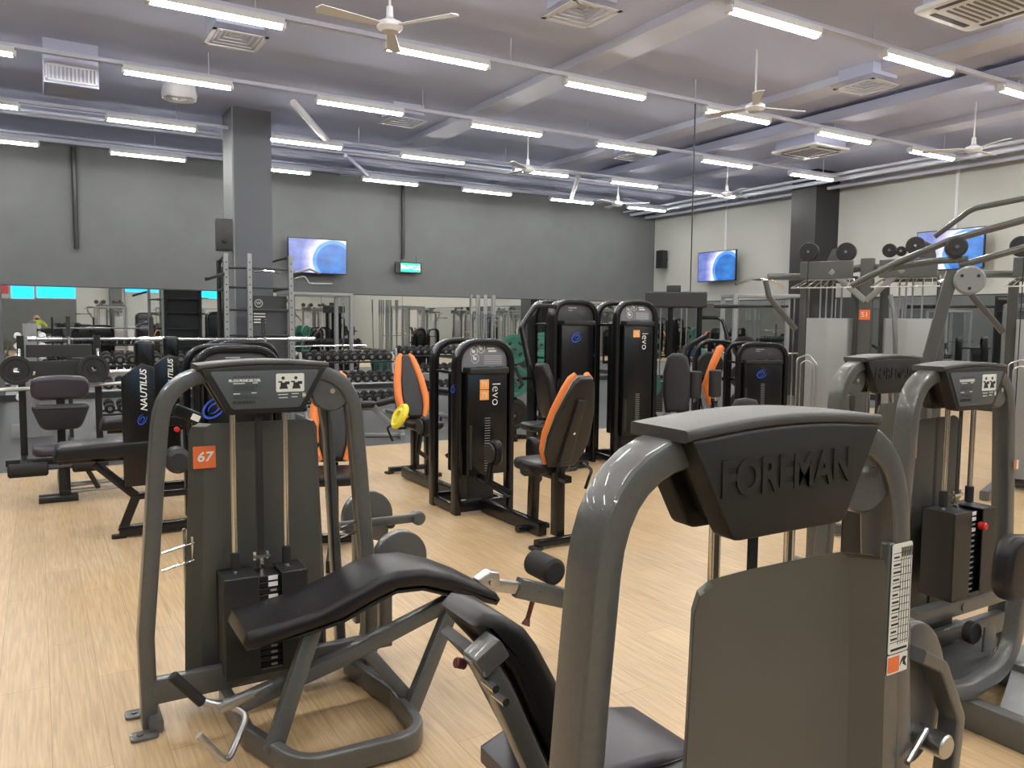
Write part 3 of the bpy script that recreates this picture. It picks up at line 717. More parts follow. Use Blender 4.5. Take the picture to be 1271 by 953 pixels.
# ------------------------------------------------------------------ black arch towers
def swirl(parent, M, s=1., m=BLU, name='swirl_emblem'):
    b = MB()
    def ring(rx, ry, a0, a1, w0, w1, ox=0, oy=0, rot=.5):
        n = 24; vs = []; fs = []
        for k in range(n+1):
            a = math.radians(a0+(a1-a0)*k/n); w = w0+(w1-w0)*math.sin(PI*k/n)
            for d in (-w/2, w/2):
                x = (rx+d)*math.cos(a)+ox; y = (ry+d)*math.sin(a)+oy
                vs.append(((x*math.cos(rot)-y*math.sin(rot))*s, (x*math.sin(rot)+y*math.cos(rot))*s, .001))
        for k in range(n): fs.append((2*k, 2*k+1, 2*k+3, 2*k+2))
        b.add(vs, fs, M)
    ring(.072, .046, 20, 330, .003, .014); ring(.038, .022, 200, 520, .003, .012, -.004, 0)
    return obj(name, b, m, parent)
def black_arch(w, h, y, r=.2, th=.055, dp=.1, foot=True):
    hw = w/2-th/2
    p = fillet([(-hw, y, 0), (-hw, y, h-th/2), (hw, y, h-th/2), (hw, y, 0)], [0, r, r, 0], 10)
    return MB().sweep(p, rrect(th, dp, .014, 3), (0, 1, 0))
def black_tower(t, w=.5, h=1.44, dy=.55, panel='dark', nums=(), word=None, logo=False, side_word=False, rear=True, tray=True, slot=True, dp=.1):
    """front face at y=0 looking toward -y, rear arch at y=dy"""
    obj('front_arch', black_arch(w, h, dp/2-.015, dp=dp), BGL, t)
    if rear: obj('rear_arch', black_arch(w, h, dy-.035, dp=dp), BGL, t)
    b = MB()
    for s in (-1, 1):
        b.bar([(s*(w/2-.03), .0, .05), (s*(w/2-.03), dy, .05)], .05, .07, (0, 0, 1))
        obj('side_tie', MB().bar([(s*(w/2-.03), .05, h-.28), (s*(w/2-.03), dy-.05, h-.28)], .03, .03, (0, 0, 1)), BGL, t)
    b.bar([(-w/2+.03, .035, .06), (w/2-.03, .035, .06)], .05, .09, (0, 0, 1)).bar([(-w/2+.03, dy-.035, .06), (w/2-.03, dy-.035, .06)], .05, .09, (0, 0, 1))
    obj('base_frame', b, BGL, t)
    iw = w/2-.058; pts = [(-iw, h-.24), (iw, h-.24)]
    for k in range(13):
        a = PI*k/12; pts.append(((iw)*math.copysign(abs(math.cos(a))**.6, math.cos(a)), h-.19+.135*math.sin(a)**.7))
    pn = obj('info_panel', MB().puff(pts, .02, .002, M_((0, .035, 0), rx=PI/2)), PAND if panel == 'dark' else GRIL, t)
    g = MB(); y = .0235
    if panel != 'dark':
        for (cx, cz) in ((-.1, h-.105), (-.03, h-.08), (-.085, h-.165)):
            hexo = [(.037*math.cos(PI/3*k+.5), .04*math.sin(PI/3*k+.5)) for k in range(6)]
            for k in range(6):
                a = hexo[k]; c = hexo[(k+1) % 6]; g.tube([(cx+a[0], y, cz+a[1]), (cx+c[0], y, cz+c[1])], .002, 4)
            g.box(cx-.014, cx+.012, y, y+.001, cz-.012, cz+.012).box(cx-.02, cx-.008, y, y+.001, cz-.002, cz+.022)
        g.box(.03, .1, y, y+.001, h-.085, h-.075).box(.04, .115, y, y+.001, h-.11, h-.095)
        for k in range(5): g.box(.0, .17, y, y+.001, h-.145-.016*k, h-.142-.016*k)
    else:
        g.box(-.09, .02, y, y+.001, h-.1, h-.088).box(-.09, -.03, y, y+.001, h-.125, h-.118)
        for k in range(8):
            a = PI*2*k/8; g.box(.1+.02*math.cos(a)-.002, .1+.02*math.cos(a)+.002, y, y+.001, h-.15+.02*math.sin(a)-.002, h-.15+.02*math.sin(a)+.002)
    obj('printed_marks', g, WHT if panel != 'dark' else GRYP, pn)
    if tray:
        tr = obj('tray', MB().puff([(-iw+.04, -.06), (iw-.04, -.06), (iw-.02, .04), (-iw+.02, .04)], .055, .012, M_((0, -.02, h-.26))), DST, t)
        obj('tray_recess', MB().puff(rrect(.11, .035, .006), .004, .001, M_((-.05, -.045, h-.231))).puff(circ(.04, 16, .018), .004, .001, M_((.1, -.045, h-.231))), BGL, tr)
    sw = iw-.02
    sh = MB().puff(fillet_o([(-sw, .02), (-sw+.015, -.045), (sw-.015, -.045), (sw, .02), (sw, .3), (-sw, .3)], .015), h-.27-.33, .004, M_((0, 0, (h-.27+.33)/2)))
    so = obj('shroud', sh, BGL, t)
    yf = -.047
    if slot:
        k_ = MB()
        for k in range(22): k_.box(-.03, .022, yf-.001, yf, .36+k*.021, .364+k*.021)
        obj('weight_scale', k_, GRYP, so)
        obj('glass_strip', MB().box(-sw+.03, -sw+.055, yf-.001, yf, .38, .75), DST, so)
    z = h-.33
    for i, n_ in enumerate(nums):
        tg = obj('number_tag', plate(.085, .082, .002, FR(-.035, yf-.001, z-.045), .003), ORL, so)
        text('number', n_, .055, FR(-.035, yf-.003, z-.045), LBL, tg, .0005, .0005); z -= .088
    if word: text('vertical_word', word, .115, FR(.075, yf-.001, h-.46, -PI/2), WHT, so, .001, -.0015, 1.0)
    if logo: swirl(so, FR(-.02, yf-.001, h-.42), 1.)
    if side_word:
        text('side_word', 'NAUTILUS', .045, FR(w/2-.03, -.002, h-.42, PI/2), WHT, so, .001, .001, 1.1, .25)
        swirl(so, FR(w/2-.03, -.002, h-.62), .45)
    st = MB()
    for k in range(16): st.box(-.13, .13, .08, .2, .1+k*.0135, .1+k*.0135+.0115)
    obj('weight_stack', st, DST, t)
def fillet_o(pts, r):
    n = len(pts); P_ = [Vector((a, b, 0)) for a, b in pts]; out = []
    for i in range(n):
        a, p, b = P_[i-1], P_[i], P_[(i+1) % n]
        u = (a-p); v = (b-p); t = min(r, u.length*.45, v.length*.45); u.normalize(); v.normalize()
        s, e = p+u*t, p+v*t
        for k in range(4):
            w = k/3; q = s*(1-w)**2+p*2*w*(1-w)+e*w*w; out.append((q.x, q.y))
    return out
# orange winged chair, occupant faces +y in its own frame
def winged_back(t, M, col=ORA, s=1.):
    o = [(-.1, 0), (-.148, .1), (-.158, .22), (-.138, .38), (-.1, .52), (-.075, .6), (-.045, .635)]
    full = [(x*s, z*s) for x, z in o+[(-x, z) for x, z in o[::-1]]]
    m0 = M
    sh = obj('back_shell', MB().puff(full, .045, .015, m0 @ Matrix.Translation((0, 0, -.03))), BLK, t)
    core = [(x*.62, z*.97+.01) for x, z in full]
    obj('back_cushion', MB().puff(core, .05, .02, m0 @ Matrix.Translation((0, 0, .02))), VING, t)
    for sg in (-1, 1):
        p = [(sg*abs(x)*s*.86, z*s) for x, z in o]
        b = MB(); pts = [m0 @ Vector((x, z, .022)) for x, z in p]
        b.sweep(pts, circ(.04, 12), scale=[.55, .9, 1, 1, .95, .8, .5])
        obj('wing_bolster', b, col, t)
    obj('spine_channel', MB().puff([(-.05, .05), (.05, .05), (.035, .56), (-.035, .56)], .03, .008, m0 @ Matrix.Translation((0, 0, -.062))), DST, sh)
    obj('edge_trim', MB().tube([m0 @ Vector((x, z, -.012)) for x, z in full[1:-1]], .0045, 6), STL, sh)
    obj('bolt', MB().cyl(m0 @ Vector((0, .3, -.075)), m0 @ Vector((0, .3, -.085)), .01, 10), CHR, sh)

def winged_chair(t, y, d, x0=0.):
    """chair at distance y; d = +1 occupant faces +y"""
    Rz = Matrix.Translation((x0, y, 0)) @ Matrix.Rotation(0 if d > 0 else PI, 4, 'Z')
    def q(x, yy, z): return Rz @ Vector((x, yy, z))
    # back plane: x across, local y up the back, local z = front
    B = Rz @ Matrix.Translation((0, -.12, .58)) @ Matrix(((1, 0, 0, 0), (0, -.40, .916, 0), (0, .916, .40, 0), (0, 0, 0, 1)))
    winged_back(t, B, s=1.13)
    obj('seat', MB().puff(rrect(.34, .4, .1, 5), .08, .03, Rz @ M_((0, .1, .54))), VIN, t, 0, 60)
    f = MB(); f.bar([q(0, .2, .5), q(0, .22, .05)], .07, .07, (1, 0, 0)).bar([q(0, -.12, .56), q(0, -.12, .05)], .09, .07, (1, 0, 0)).bar([q(0, -.25, .48), q(0, .25, .48)], .06, .05, (0, 0, 1))
    f.bar([q(-.25, -.22, .04), q(.25, -.22, .04)], .06, .05, (0, 0, 1)).bar([q(-.14, .22, .03), q(.14, .22, .03)], .06, .04, (0, 0, 1))
    obj('chair_frame', f, BGL, t)
    for s in (-1, 1):
        obj('foot', MB().puff(rrect(.09, .1, .03), .02, .004, Rz @ M_((s*.25, -.22, .01))), RUB, t)
        obj('hand_grip', MB().tube(fillet([q(s*.1, -.02, .5), q(s*.24, -.02, .5), q(s*.25, .0, .6)], .03, 4), .014, 10), RUB, t)
        kp = obj('knee_pad', MB().puff(rrect(.13, .2, .06, 5), .07, .025, Rz @ M_((s*.17, .5, .58), ry=PI/2) @ Matrix.Rotation(PI/2, 4, 'Z')), VIN, t, 0, 60)
        obj('pad_disc', MB().cyl(q(s*.215, .5, .58), q(s*.235, .5, .58), .075, 20, bev=.004), DST, kp)
        obj('leg_arm', MB().bar([q(s*.2, .5, .58), q(s*.24, .5, .34), q(s*.1, .42, .25)], .04, .035, (0, 1, 0)), BGL, t)
    ly = obj('adjuster_lever', MB().tube(fillet([q(.26, -.1, .36), q(.32, -.1, .5), q(.3, -.02, .54)], .03, 3), .012, 8), BGL, t)

# dual adductor station 71 / 72
TA = thing('adductor_machine', 'black two seat adductor machine with two orange winged chairs and tags 71 and 72', 'gym machine', (3.20, 5.78, 0), 0)
black_tower(TA, .56, 1.46, .5, 'marks', ('71', '72'), 'levo', False, False)
swirl(TA, LF(-.283, .03, 1.05), .6)
winged_chair(TA, -.93, 1, .03)
winged_chair(TA, 1.75, -1, .19)
obj('floor_beam', MB().bar([(0, -.9, .06), (0, 0, .06)], .07, .1, (0, 0, 1)).bar([(-.05, -.5, .26), (-.05, .0, .3)], .06, .04, (0, 0, 1)), BGL, TA)
obj('floor_beam', MB().bar([(0, .5, .06), (0, 1.7, .06)], .07, .1, (0, 0, 1)), BGL, TA)
yd = obj('yellow_disc', MB().lathe([(.03, -.012), (.035, -.02), (.06, -.012), (.075, -.018), (.09, -.008), (.095, .0), (.09, .012), (.03, .016), (.03, -.012)], M_((-.07, 1.66, .64), ry=PI/2+.5) @ Matrix.Scale(1.5, 4)), YEL, TA)

# tall towers 75 and 76
TB = thing('chest_press_machine', 'tall black weight tower with a blue swirl, left one of the pair', 'gym machine', (5.2, 7.3, 0), 0)
black_tower(TB, .62, 1.86, .5, 'dark', (), None, True, True, dp=.16)
def chest_chair(t, x, y, s=1):
    obj('back_pad', MB().puff([(-.12, 0), (-.15, .2), (-.14, .45), (-.08, .6), (.08, .6), (.14, .45), (.15, .2), (.12, 0)], .1, .04, M_((x, y, .58), rx=PI/2-.2, rz=PI/2), 4), VIN, t, 0, 60)
    obj('seat', MB().puff(rrect(.36, .34, .1, 5), .08, .03, M_((x-.14, y, .5))), VIN, t, 0, 60)
    obj('seat_post', MB().bar([(x-.1, y, .48), (x-.1, y, .04)], .07, .07, (0, 1, 0)).bar([(x-.35, y, .04), (x+.5, y, .04)], .06, .07, (0, 0, 1)).bar([(x+.06, y, .04), (x+.14, y, 1.0)], .06, .06, (0, 1, 0)), BGL, t)
chest_chair(TB, -.5, -.25)
obj('press_frame', MB().sweep(fillet([(-.62, -.1, .9), (-.72, .0, 1.55), (-.55, .0, 1.78), (-.28, .0, 1.78)], .12, 5), rrect(.05, .06, .012), (0, 1, 0)).sweep(fillet([(-.62, -.1, 1.0), (-.85, -.1, 1.0), (-.9, -.25, 1.0)], .05, 4), circ(.018, 10), (0, 0, 1)), BGL, TB)
obj('press_grip', MB().cyl((-.85, -.25, .94), (-.95, -.25, 1.14), .02, 12, bev=.004), RUB, TB)
TC = thing('chest_press_machine', 'tall black weight tower with an orange number tag, right of the pair', 'gym machine', (5.83, 7.0, 0), -.12)
black_tower(TC, .56, 1.86, .5, 'marks', ('76',), 'levo', False, False)
# torso machine with upright pads
TD = thing('torso_machine', 'black rotary torso machine with upright charcoal pads beyond the front hood', 'gym machine', (6.62, 7.12, 0), -.7)
obj('back_pad', MB().puff([(-.13, -.35), (-.16, -.15), (-.16, .12), (-.12, .3), (-.06, .35), (.06, .35), (.12, .3), (.16, .12), (.16, -.15), (.13, -.35)], .12, .045, M_((-.05, -.1, .9), rx=PI/2), 4), VING, TD, 0, 60)
for x, z in ((.17, .88), (.4, .9)):
    p_ = obj('arm_roller', foam((x, -.05, z-.16), (x, -.05, z+.16), .075), VING, TD)
    obj('roller_pin', MB().cyl((x, -.05, z-.21), (x, -.05, z-.16), .02, 10), CHR, p_)
obj('seat', MB().puff(rrect(.4, .4, .08, 5), .08, .03, M_((0, -.1, .48))), VIN, TD, 0, 60)
obj('post', MB().bar([(0, 0, 0.03), (0, .05, .46)], .1, .1, (1, 0, 0)).bar([(0, .1, .5), (.05, .25, 1.3), (.3, .25, 1.45)], .06, .07, (0, 1, 0)).bar([(-.3, -.3, .03), (.3, -.3, .03)], .06, .05, (0, 0, 1)).bar([(-.1, -.3, .04), (-.1, .6, .04)], .06, .06, (0, 0, 1)), BGL, TD)
obj('weight_bucket', MB().tube([(.3+.09*math.cos(a), -.1+.09*math.sin(a), .5+.22*((k % 2) == 0)) for k, a in enumerate([PI*2*j/16 for j in range(17)])], .008, 6), BGL, TD)
b = MB().sweep([(.36, .15, .62), (.3, .15, .85), (.38, .15, 1.1), (.46, .15, 1.3), (.5, .15, 1.33)], circ(.045, 12), scale=[.6, .9, 1, 1.1, .6])
obj('side_bolster', b, ORA, TD)
# swirl machine at the right with grey chair
TE = thing('leg_press_machine', 'low black weight tower with a blue swirl left of the silver shrouds', 'gym machine', (8.40, 7.45, 0), -.5)
black_tower(TE, .7, 1.36, .6, 'dark', (), None, True, False)
TF = thing('row_machine', 'black arched frame with a dark disc between the orange bolster and the low swirl tower', 'gym machine', (8.4, 8.3, 0), -.5)
obj('arch', black_arch(.68, 1.38, 0, .26), BGL, TF); obj('arch', black_arch(.68, 1.38, .4, .26), BGL, TF)
obj('weight_disc', MB().cyl((-.05, .1, 1.0), (-.05, .2, 1.0), .2, 28, bev=.02), IRON, TF)
obj('cross_bar', MB().bar([(-.31, .2, .8), (.31, .2, .8)], .05, .05, (0, 0, 1)).bar([(-.31, 0, .8), (-.31, .4, .8)], .05, .05, (0, 0, 1)).bar([(.31, 0, .8), (.31, .4, .8)], .05, .05, (0, 0, 1)).bar([(-.05, .2, .8), (-.05, .2, 1.36)], .05, .05, (0, 1, 0)), BGL, TF)
t = thing('padded_seat', 'charcoal rounded backrest just above the near hood', 'seat', (5.98, 5.5, 0), -.7)
obj('back_pad', MB().puff([(-.15, -.25), (-.15, .08), (-.1, .18), (0, .2), (.1, .18), (.15, .08), (.15, -.25)], .09, .035, M_((0, 0, .68), rx=PI/2), 4), VING, t, 0, 60)
obj('seat', MB().puff(rrect(.38, .36, .08, 4), .07, .025, M_((0, -.2, .4))), VING, t)
obj('seat_post', MB().bar([(0, .08, .03), (0, .06, .75)], .06, .05, (1, 0, 0)).bar([(0, .2, .03), (0, -.4, .03)], .06, .05, (0, 0, 1)).bar([(0, -.2, .04), (0, -.2, .37)], .06, .05, (1, 0, 0)).bar([(-.2, .2, .025), (.2, .2, .025)], .05, .05, (0, 0, 1)), BMET, t)

# ---- swirl machine behind the nearest left machine, with its side bench
TG = thing('leg_machine', 'black swirl marked weight tower with a long side bench, behind the left grey machine', 'gym machine', (1.33, 6.35, 0), 0)
black_tower(TG, .66, 1.40, .55, 'dark', (), None, False, False, slot=False)
swirl(TG, FR(-.19, -.048, .93, .2), 1.3)
obj('side_panel', MB().puff([(-.1, 0), (.12, 0), (.12, .87), (.03, .9), (-.1, .8)], .05, .008, M_((-.72, -.02, .38), rx=PI/2)), BGL, TG)
text('side_word', 'NAUTILUS', .062, FR(-.675, -.048, 1.08, PI/2), WHT, TG, .001, .001, 1.05, .25)
swirl(TG, FR(-.69, -.048, .87, .6), .55)
obj('top_roller', MB().puff(rrect(.13, .2, .03, 4), .12, .02, M_((-.66, .02, 1.34), rx=PI/2)), BGL, TG)
obj('bench_pad', MB().puff([(-.35, -.05), (-.33, .03), (-.3, .05), (.33, .075), (.35, .05), (.35, -.05)], .34, .03, M_((-.91, .12, .65), rx=PI/2), 4), VIN, TG, 0, 60)
obj('bench_frame', MB().bar([(-1.2, .12, .58), (-.2, .12, .58)], .05, .05, (0, 0, 1)).bar([(-1.0, .0, .56), (-.74, .0, .3), (-.84, .0, .05)], .06, .05, (0, 1, 0)).bar([(-.86, .0, .05), (-.2, .0, .05)], .06, .08, (0, 0, 1)).bar([(-.76, .0, .3), (-.3, .0, .3)], .05, .05, (0, 0, 1)), BGL, TG)
obj('foot', MB().puff(rrect(.1, .05, .02), .03, .004, M_((-.86, .0, .015))), RUB, TG)
cp = obj('control_pod', MB().puff(rrect(.2, .09, .02), .05, .01, M_((-.42, -.3, .92), rx=PI/2, ry=.45)), BGL, TG)
obj('pod_screen', plate(.06, .045, .002, M_((-.37, -.328, .895), rx=PI/2, ry=.45)), LBL, cp)
obj('pod_knob', MB().cyl((-.5, -.33, .82), (-.5, -.36, .82), .018, 12, bev=.004), RED, cp)
obj('pod_stalk', MB().bar([(-.42, -.28, .9), (-.35, .0, .6)], .03, .03, (1, 0, 0)), BGL, cp)
obj('roller_pad', MB().cyl((-.5, -.42, .6), (-.5, -.22, .6), .09, 22, bev=.03), VING, TG)
TH = copy_tree(TG, 'black swirl marked weight tower just beyond its twin on the left', (1.72, 7.9, 0))
# reclined orange winged chair behind the left grey machine
TI = thing('abductor_machine', 'black machine with an orange edged chair half hidden by the left grey arch', 'gym machine', (1.75, 5.35, 0), -.35)
winged_back(TI, Matrix.Translation((0, 0, .62)) @ Matrix(((1, 0, 0, 0), (0, .3, -.95, 0), (0, .95, .3, 0), (0, 0, 0, 1))))
obj('seat', MB().puff(rrect(.36, .4, .1, 5), .08, .03, M_((0, -.22, .56))), VIN, TI, 0, 60)
obj('frame', MB().bar([(0, .0, .6), (0, .1, .05)], .08, .07, (1, 0, 0)).bar([(0, -.35, .5), (0, .1, .5)], .06, .05, (0, 0, 1)).bar([(-.25, .12, .04), (.25, .12, .04)], .06, .06, (0, 0, 1)).bar([(0, -.6, .05), (0, .12, .05)], .06, .08, (0, 0, 1)).bar([(-.1, -.3, .8), (-.3, -.1, .4)], .06, .05, (0, 1, 0)), BGL, TI)
# ------------------------------------------------------------------ grey multi station (51)
def half_disc(x, y, z, r, ax='y', t=.04):
    return MB().cyl((x, y-t, z), (x, y+t, z), r, 24, bev=.008)
TM = thing('multi_station', 'big grey cable station with silver shrouds and orange tag 51 on its post', 'gym machine', (7.30, 5.15, 0), -1.1)
b = MB().bar([(0, 0, 0), (0, 0, 2.28)], .13, .13, (0, 1, 0), .03)
post = obj('centre_post', b, GREY, TM)
tg = obj('number_tag', plate(.1, .1, .004, FR(-.0, -.068, 1.71), .004), ORT, post)
text('number', '51', .07, FR(0, -.071, 1.71), LBL, tg, .0006, .001)
for sx in (-1, 1):
    for k, (x, z) in enumerate(((sx*.66, 2.05), (sx*.14, 2.02))):
        obj('upright', MB().bar([(x, .25, 0), (x, .25, z)], .09, .07, (0, 1, 0)), GREY, TM)
    sh = MB().puff(fillet_o([(-.24, .12), (-.22, -.06), (.0, -.10), (.22, -.06), (.24, .12)], .03), 1.55, .004, M_((sx*.38, .12, .9)))
    obj('stack_shroud', sh, SILV, TM)
    for dx in (-.09, -.03, .03, .12): obj('guide_rod', MB().cyl((sx*.38+dx, .12, 1.6), (sx*.38+dx, .12, 2.14), .009, 8), GREYL, TM)
    obj('top_plate', MB().box(sx*.38-.26, sx*.38+.26, -.12, -.09, 2.08, 2.26).box(sx*.38-.26, sx*.38+.26, .2, .3, 2.05, 2.12), GREY, TM, .006)
    tray = obj('wire_tray', MB().tube([(sx*.38-.3, -.3, 1.98), (sx*.38+.3, -.3, 1.98), (sx*.38+.24, .1, 2.08), (sx*.38-.24, .1, 2.08)], .008, 6, True), STL, TM)
    g = MB()
    for k in range(7): g.tube([(sx*.38-.24+.08*k, -.3, 1.98), (sx*.38-.2+.067*k, .1, 2.08)], .004, 5)
    obj('tray_wires', g, STL, tray)
    obj('top_beam', MB().bar([(0, 0, 2.2), (sx*.62, .25, 2.12)], .07, .07, (0, 0, 1)), GREY, TM)
    obj('brace', MB().bar([(0, -.05, 1.85), (sx*.34, -.1, 2.16)], .06, .05, (0, 1, 0)), GREYL, TM)
# pulley wheels on top
for i, (x, y, z, r) in enumerate(((-.6, .1, 2.38, .1), (-.26, .3, 2.38, .1), (.16, .3, 2.38, .07), (.28, .2, 2.36, .05), (.42, .1, 2.4, .09))):
    pw = obj('pulley_wheel', half_disc(x, y, z, r), IRON, TM)
    obj('wheel_hub', MB().cyl((x, y-.05, z), (x, y-.04, z), .015, 8), CHR, pw)
obj('pulley_bracket', MB().puff([(-.15, 0), (-.05, .22), (.02, .22), (.1, 0)], .02, 0, M_((-.35, .3, 2.2), rx=PI/2)).puff([(-.1, 0), (-.02, .25), (.06, .2), (.1, 0)], .02, 0, M_((.52, .2, 2.2), rx=PI/2)), GREY, TM)
# lat arm to the left with bar and bent brace
obj('lat_arm', MB().bar([(-.6, .2, 2.12), (-1.0, .0, 2.12)], .07, .07, (0, 0, 1)), GREY, TM)
obj('arm_brace', MB().tube(fillet([(-1.02, -.02, 2.08), (-.98, -.0, 1.9), (-.72, .15, 1.55)], .05, 4), .03, 10), GREY, TM)
lb = MB().sweep([(-1.2, -.5, 2.02), (-1.12, -.2, 2.09), (-1.0, .2, 2.09), (-.95, .5, 2.02)], circ(.016, 8))
obj('lat_bar', lb, CHR, TM)
obj('cross_handle', MB().cyl((-1.55, -.1, 1.80), (-.8, .12, 1.80), .014, 10).cyl((-1.55, -.1, 1.80), (-1.3, -.025, 1.80), .024, 12, bev=.004), BMET, TM)
obj('cable', MB().cyl((-.55, -.16, .4), (-.55, -.16, 2.3), .005, 6), RUB, TM)
obj('row_arm', MB().bar([(.25, -.25, 1.9), (.3, -.3, 1.75), (.36, -.35, .9), (.4, -.35, .1)], .045, .045, (0, 1, 0)), GREY, TM)
obj('base_frame', MB().bar([(-.7, .25, .05), (.7, .25, .05)], .1, .08, (0, 0, 1)).bar([(0, -.7, .05), (0, .6, .05)], .1, .08, (0, 0, 1)).bar([(-.7, -.7, .05), (-.66, .25, .05)], .08, .08, (0, 0, 1)), GREY, TM)
obj('wire_basket', MB().tube(fillet([(-.62, -.2, .55), (-.62, -.2, 1.25), (-.5, -.2, 1.3), (-.42, -.2, 1.2), (-.42, -.2, .55)], .05, 4), .008, 6).tube(fillet([(-.58, -.2, .55), (-.58, -.2, 1.2), (-.52, -.2, 1.24), (-.46, -.2, 1.2), (-.46, -.2, .55)], .04, 4), .006, 6), STL, TM)
# its twin cut by the right edge
TM2 = copy_tree(TM, 'grey cable station cut off by the right edge of the picture', (8.35, 3.55, 0), -1.2)
for i, (x, y, r, l) in enumerate(((3.1, -7.2, .2, 'grey cable station behind the viewer, reflected behind the dumbbell rack'), (6.2, -6.6, -.1, 'grey cable station behind the viewer, reflected in the middle of the mirrors'),
                                  (9.6, -5.8, .1, 'grey cable station behind the viewer, reflected left of the tall towers'), (12.4, -5, 0, 'grey cable station behind the viewer, reflected near the corner'))):
    copy_tree(TM, l, (x, y, 0), r)

# ---- long curved arm machine
TK = thing('plate_loaded_machine', 'grey plate loaded machine with long curved arms sweeping to the top right', 'gym machine', (5.20, 3.0, 0), -.95)
# local x runs across the view, y away from the viewer
obj('upright', MB().bar([(-.10, .0, .0), (-.17, .0, 1.2), (-.03, 0, 1.9)], .065, .06, (0, 1, 0)), GREY, TK)
def A(u, z, y=0): return (u, y, z)
obj('top_bar', MB().bar([A(-.4, 1.92, .1), A(-.1, 1.96), A(.04, 1.965)], .035, .04, (0, 1, 0)), GREY, TK)
obj('press_arm', MB().bar(fillet([A(-.54, 1.83, .1), A(-.3, 1.96, .05), A(-.05, 2.07), A(.35, 2.18, -.05), A(.75, 2.24, -.1)], .3, 5), .038, .045, (0, 1, 0), .018), GREY, TK)
obj('press_arm', MB().bar(fillet([A(-.12, 2.1, .1), A(.05, 2.24, .05), A(.3, 2.28), A(.8, 2.27, -.1)], .15, 5), .03, .04, (0, 1, 0), .012), GREY, TK)
obj('press_arm', MB().bar(fillet([A(.0, 1.93), A(.3, 2.02, -.05), A(.8, 2.12, -.1)], .2, 5), .036, .045, (0, 1, 0), .018), GREY, TK)
pc = obj('pivot_cover', MB().cyl((-.02, -.06, 2.03), (-.02, .04, 2.03), .055, 26, bev=.01), DST, TK)
obj('bolt', MB().cyl((-.02, -.07, 2.03), (-.02, -.06, 2.03), .012, 8), CHR, pc)
wp = obj('weight_plate', MB().cyl((.05, -.06, 1.85), (.05, .0, 1.85), .078, 30, bev=.01), GREYL, TK)
for a in (.5, 2.6, 4.7):
    ho = MB(); ho.cyl((.05+.045*math.cos(a), -.064, 1.85+.045*math.sin(a)), (.05+.045*math.cos(a), -.06, 1.85+.045*math.sin(a)), .009, 8)
    obj('plate_hole', ho, BLK, wp)
obj('seat_frame', MB().bar([(-.6, .5, .05), (.6, .5, .05)], .07, .07, (0, 0, 1)).bar([(-.1, -.1, .05), (-.1, .7, .05)], .07, .07, (0, 0, 1)).bar([(-.1, .5, .05), (-.1, .5, .5)], .07, .07, (0, 1, 0)), GREY, TK)
obj('seat', MB().puff(rrect(.4, .4, .1, 4), .08, .03, M_((-.1, .6, .54))), VIN, TK, 0, 60)

for c_ in TK.children_recursive:
    for v_ in c_.data.vertices:
        v_.co.x *= 1.2
        if v_.co.z > .9: v_.co.z = 1.2*v_.co.z-.32
# ------------------------------------------------------------------ rig round the slate column
TR = thing('rig_rack', 'tall grey storage rig with side arms standing round the slate column', 'rack', (0, 0, 0))
for x, y in ((2.55, 12.95), (2.86, 12.75), (3.5, 12.75)):
    u = obj('upright', MB().bar([(x, y, 0), (x, y, 2.62)], .07, .07, (0, 1, 0), .006), GREYL, TR)
    h = MB()
    for k in range(20): h.cyl((x, y-.0365, .3+.115*k), (x, y-.034, .3+.115*k), .012, 8)
    obj('upright_holes', h, BLK, u)
for z in (.5, .9, 1.35, 1.75, 2.1, 2.4):
    obj('cross_bar', MB().bar([(2.86, 12.77, z), (3.5, 12.77, z)], .035, .035, (0, 0, 1)).bar([(2.55, 12.97, z), (2.86, 12.8, z)], .035, .035, (0, 0, 1)), DST, TR)
obj('side_arm', MB().bar([(2.5, 12.9, 2.3), (2.2, 12.6, 2.2)], .05, .05, (0, 0, 1)), DST, TR)
obj('side_arm', MB().tube(fillet([(3.55, 12.75, 2.35), (3.8, 12.7, 2.42), (3.92, 12.6, 2.35)], .05, 3), .018, 8).tube(fillet([(3.55, 12.7, 2.25), (3.68, 12.6, 2.3), (3.75, 12.6, 2.18), (4.1, 12.5, 2.18)], .05, 3), .016, 8), GREYL, TR)
obj('pull_up_bar', MB().tube([(2.93, 12.7, 2.34), (3.05, 12.62, 2.36), (3.2, 12.62, 2.35), (3.3, 12.7, 2.33)], .014, 8), CHR, TR)
obj('back_board', MB().box(2.9, 3.46, 12.86, 12.9, .3, 1.75), PAND, TR, .004)
rg = obj('round_emblem', MB().lathe([(.05, 0), (.058, -.003), (.066, 0)], FR(3.02, 12.855, 1.86)), GRYP, TR)
text('emblem_mark', 'W', .07, FR(3.02, 12.853, 1.86), GRYP, rg, .001, .002)
obj('emblem_board', MB().box(2.9, 3.46, 12.86, 12.88, 1.76, 1.98), DST, TR)
nt_ = obj('notice', MB().box(2.93, 3.13, 12.85, 12.86, 1.52, 1.72), DST, TR)
g = MB()
for k in range(4): g.box(2.94, 3.12, 12.846, 12.85, 1.685-k*.045, 1.705-k*.045)
obj('notice_lines', g, LBL, nt_)
for x, y in ((2.74, 14.5), (3.55, 14.5)):
    obj('upright', MB().bar([(x, y, 0), (x, y, 2.62)], .07, .07, (0, 1, 0), .006), DST, TR)
for z in (.5, .9, 1.35, 1.75, 2.1, 2.4, 2.6):
    obj('cross_bar', MB().bar([(2.74, 14.5, z), (3.55, 14.5, z)], .04, .035, (0, 0, 1)), DST, TR)
    if z in (.5, 2.1, 2.6): obj('cross_bar', MB().bar([(2.74, 14.5, z), (2.55, 12.95, z)], .04, .035, (0, 0, 1)).bar([(3.55, 14.5, z), (3.5, 12.8, z)], .04, .035, (0, 0, 1)), DST, TR)
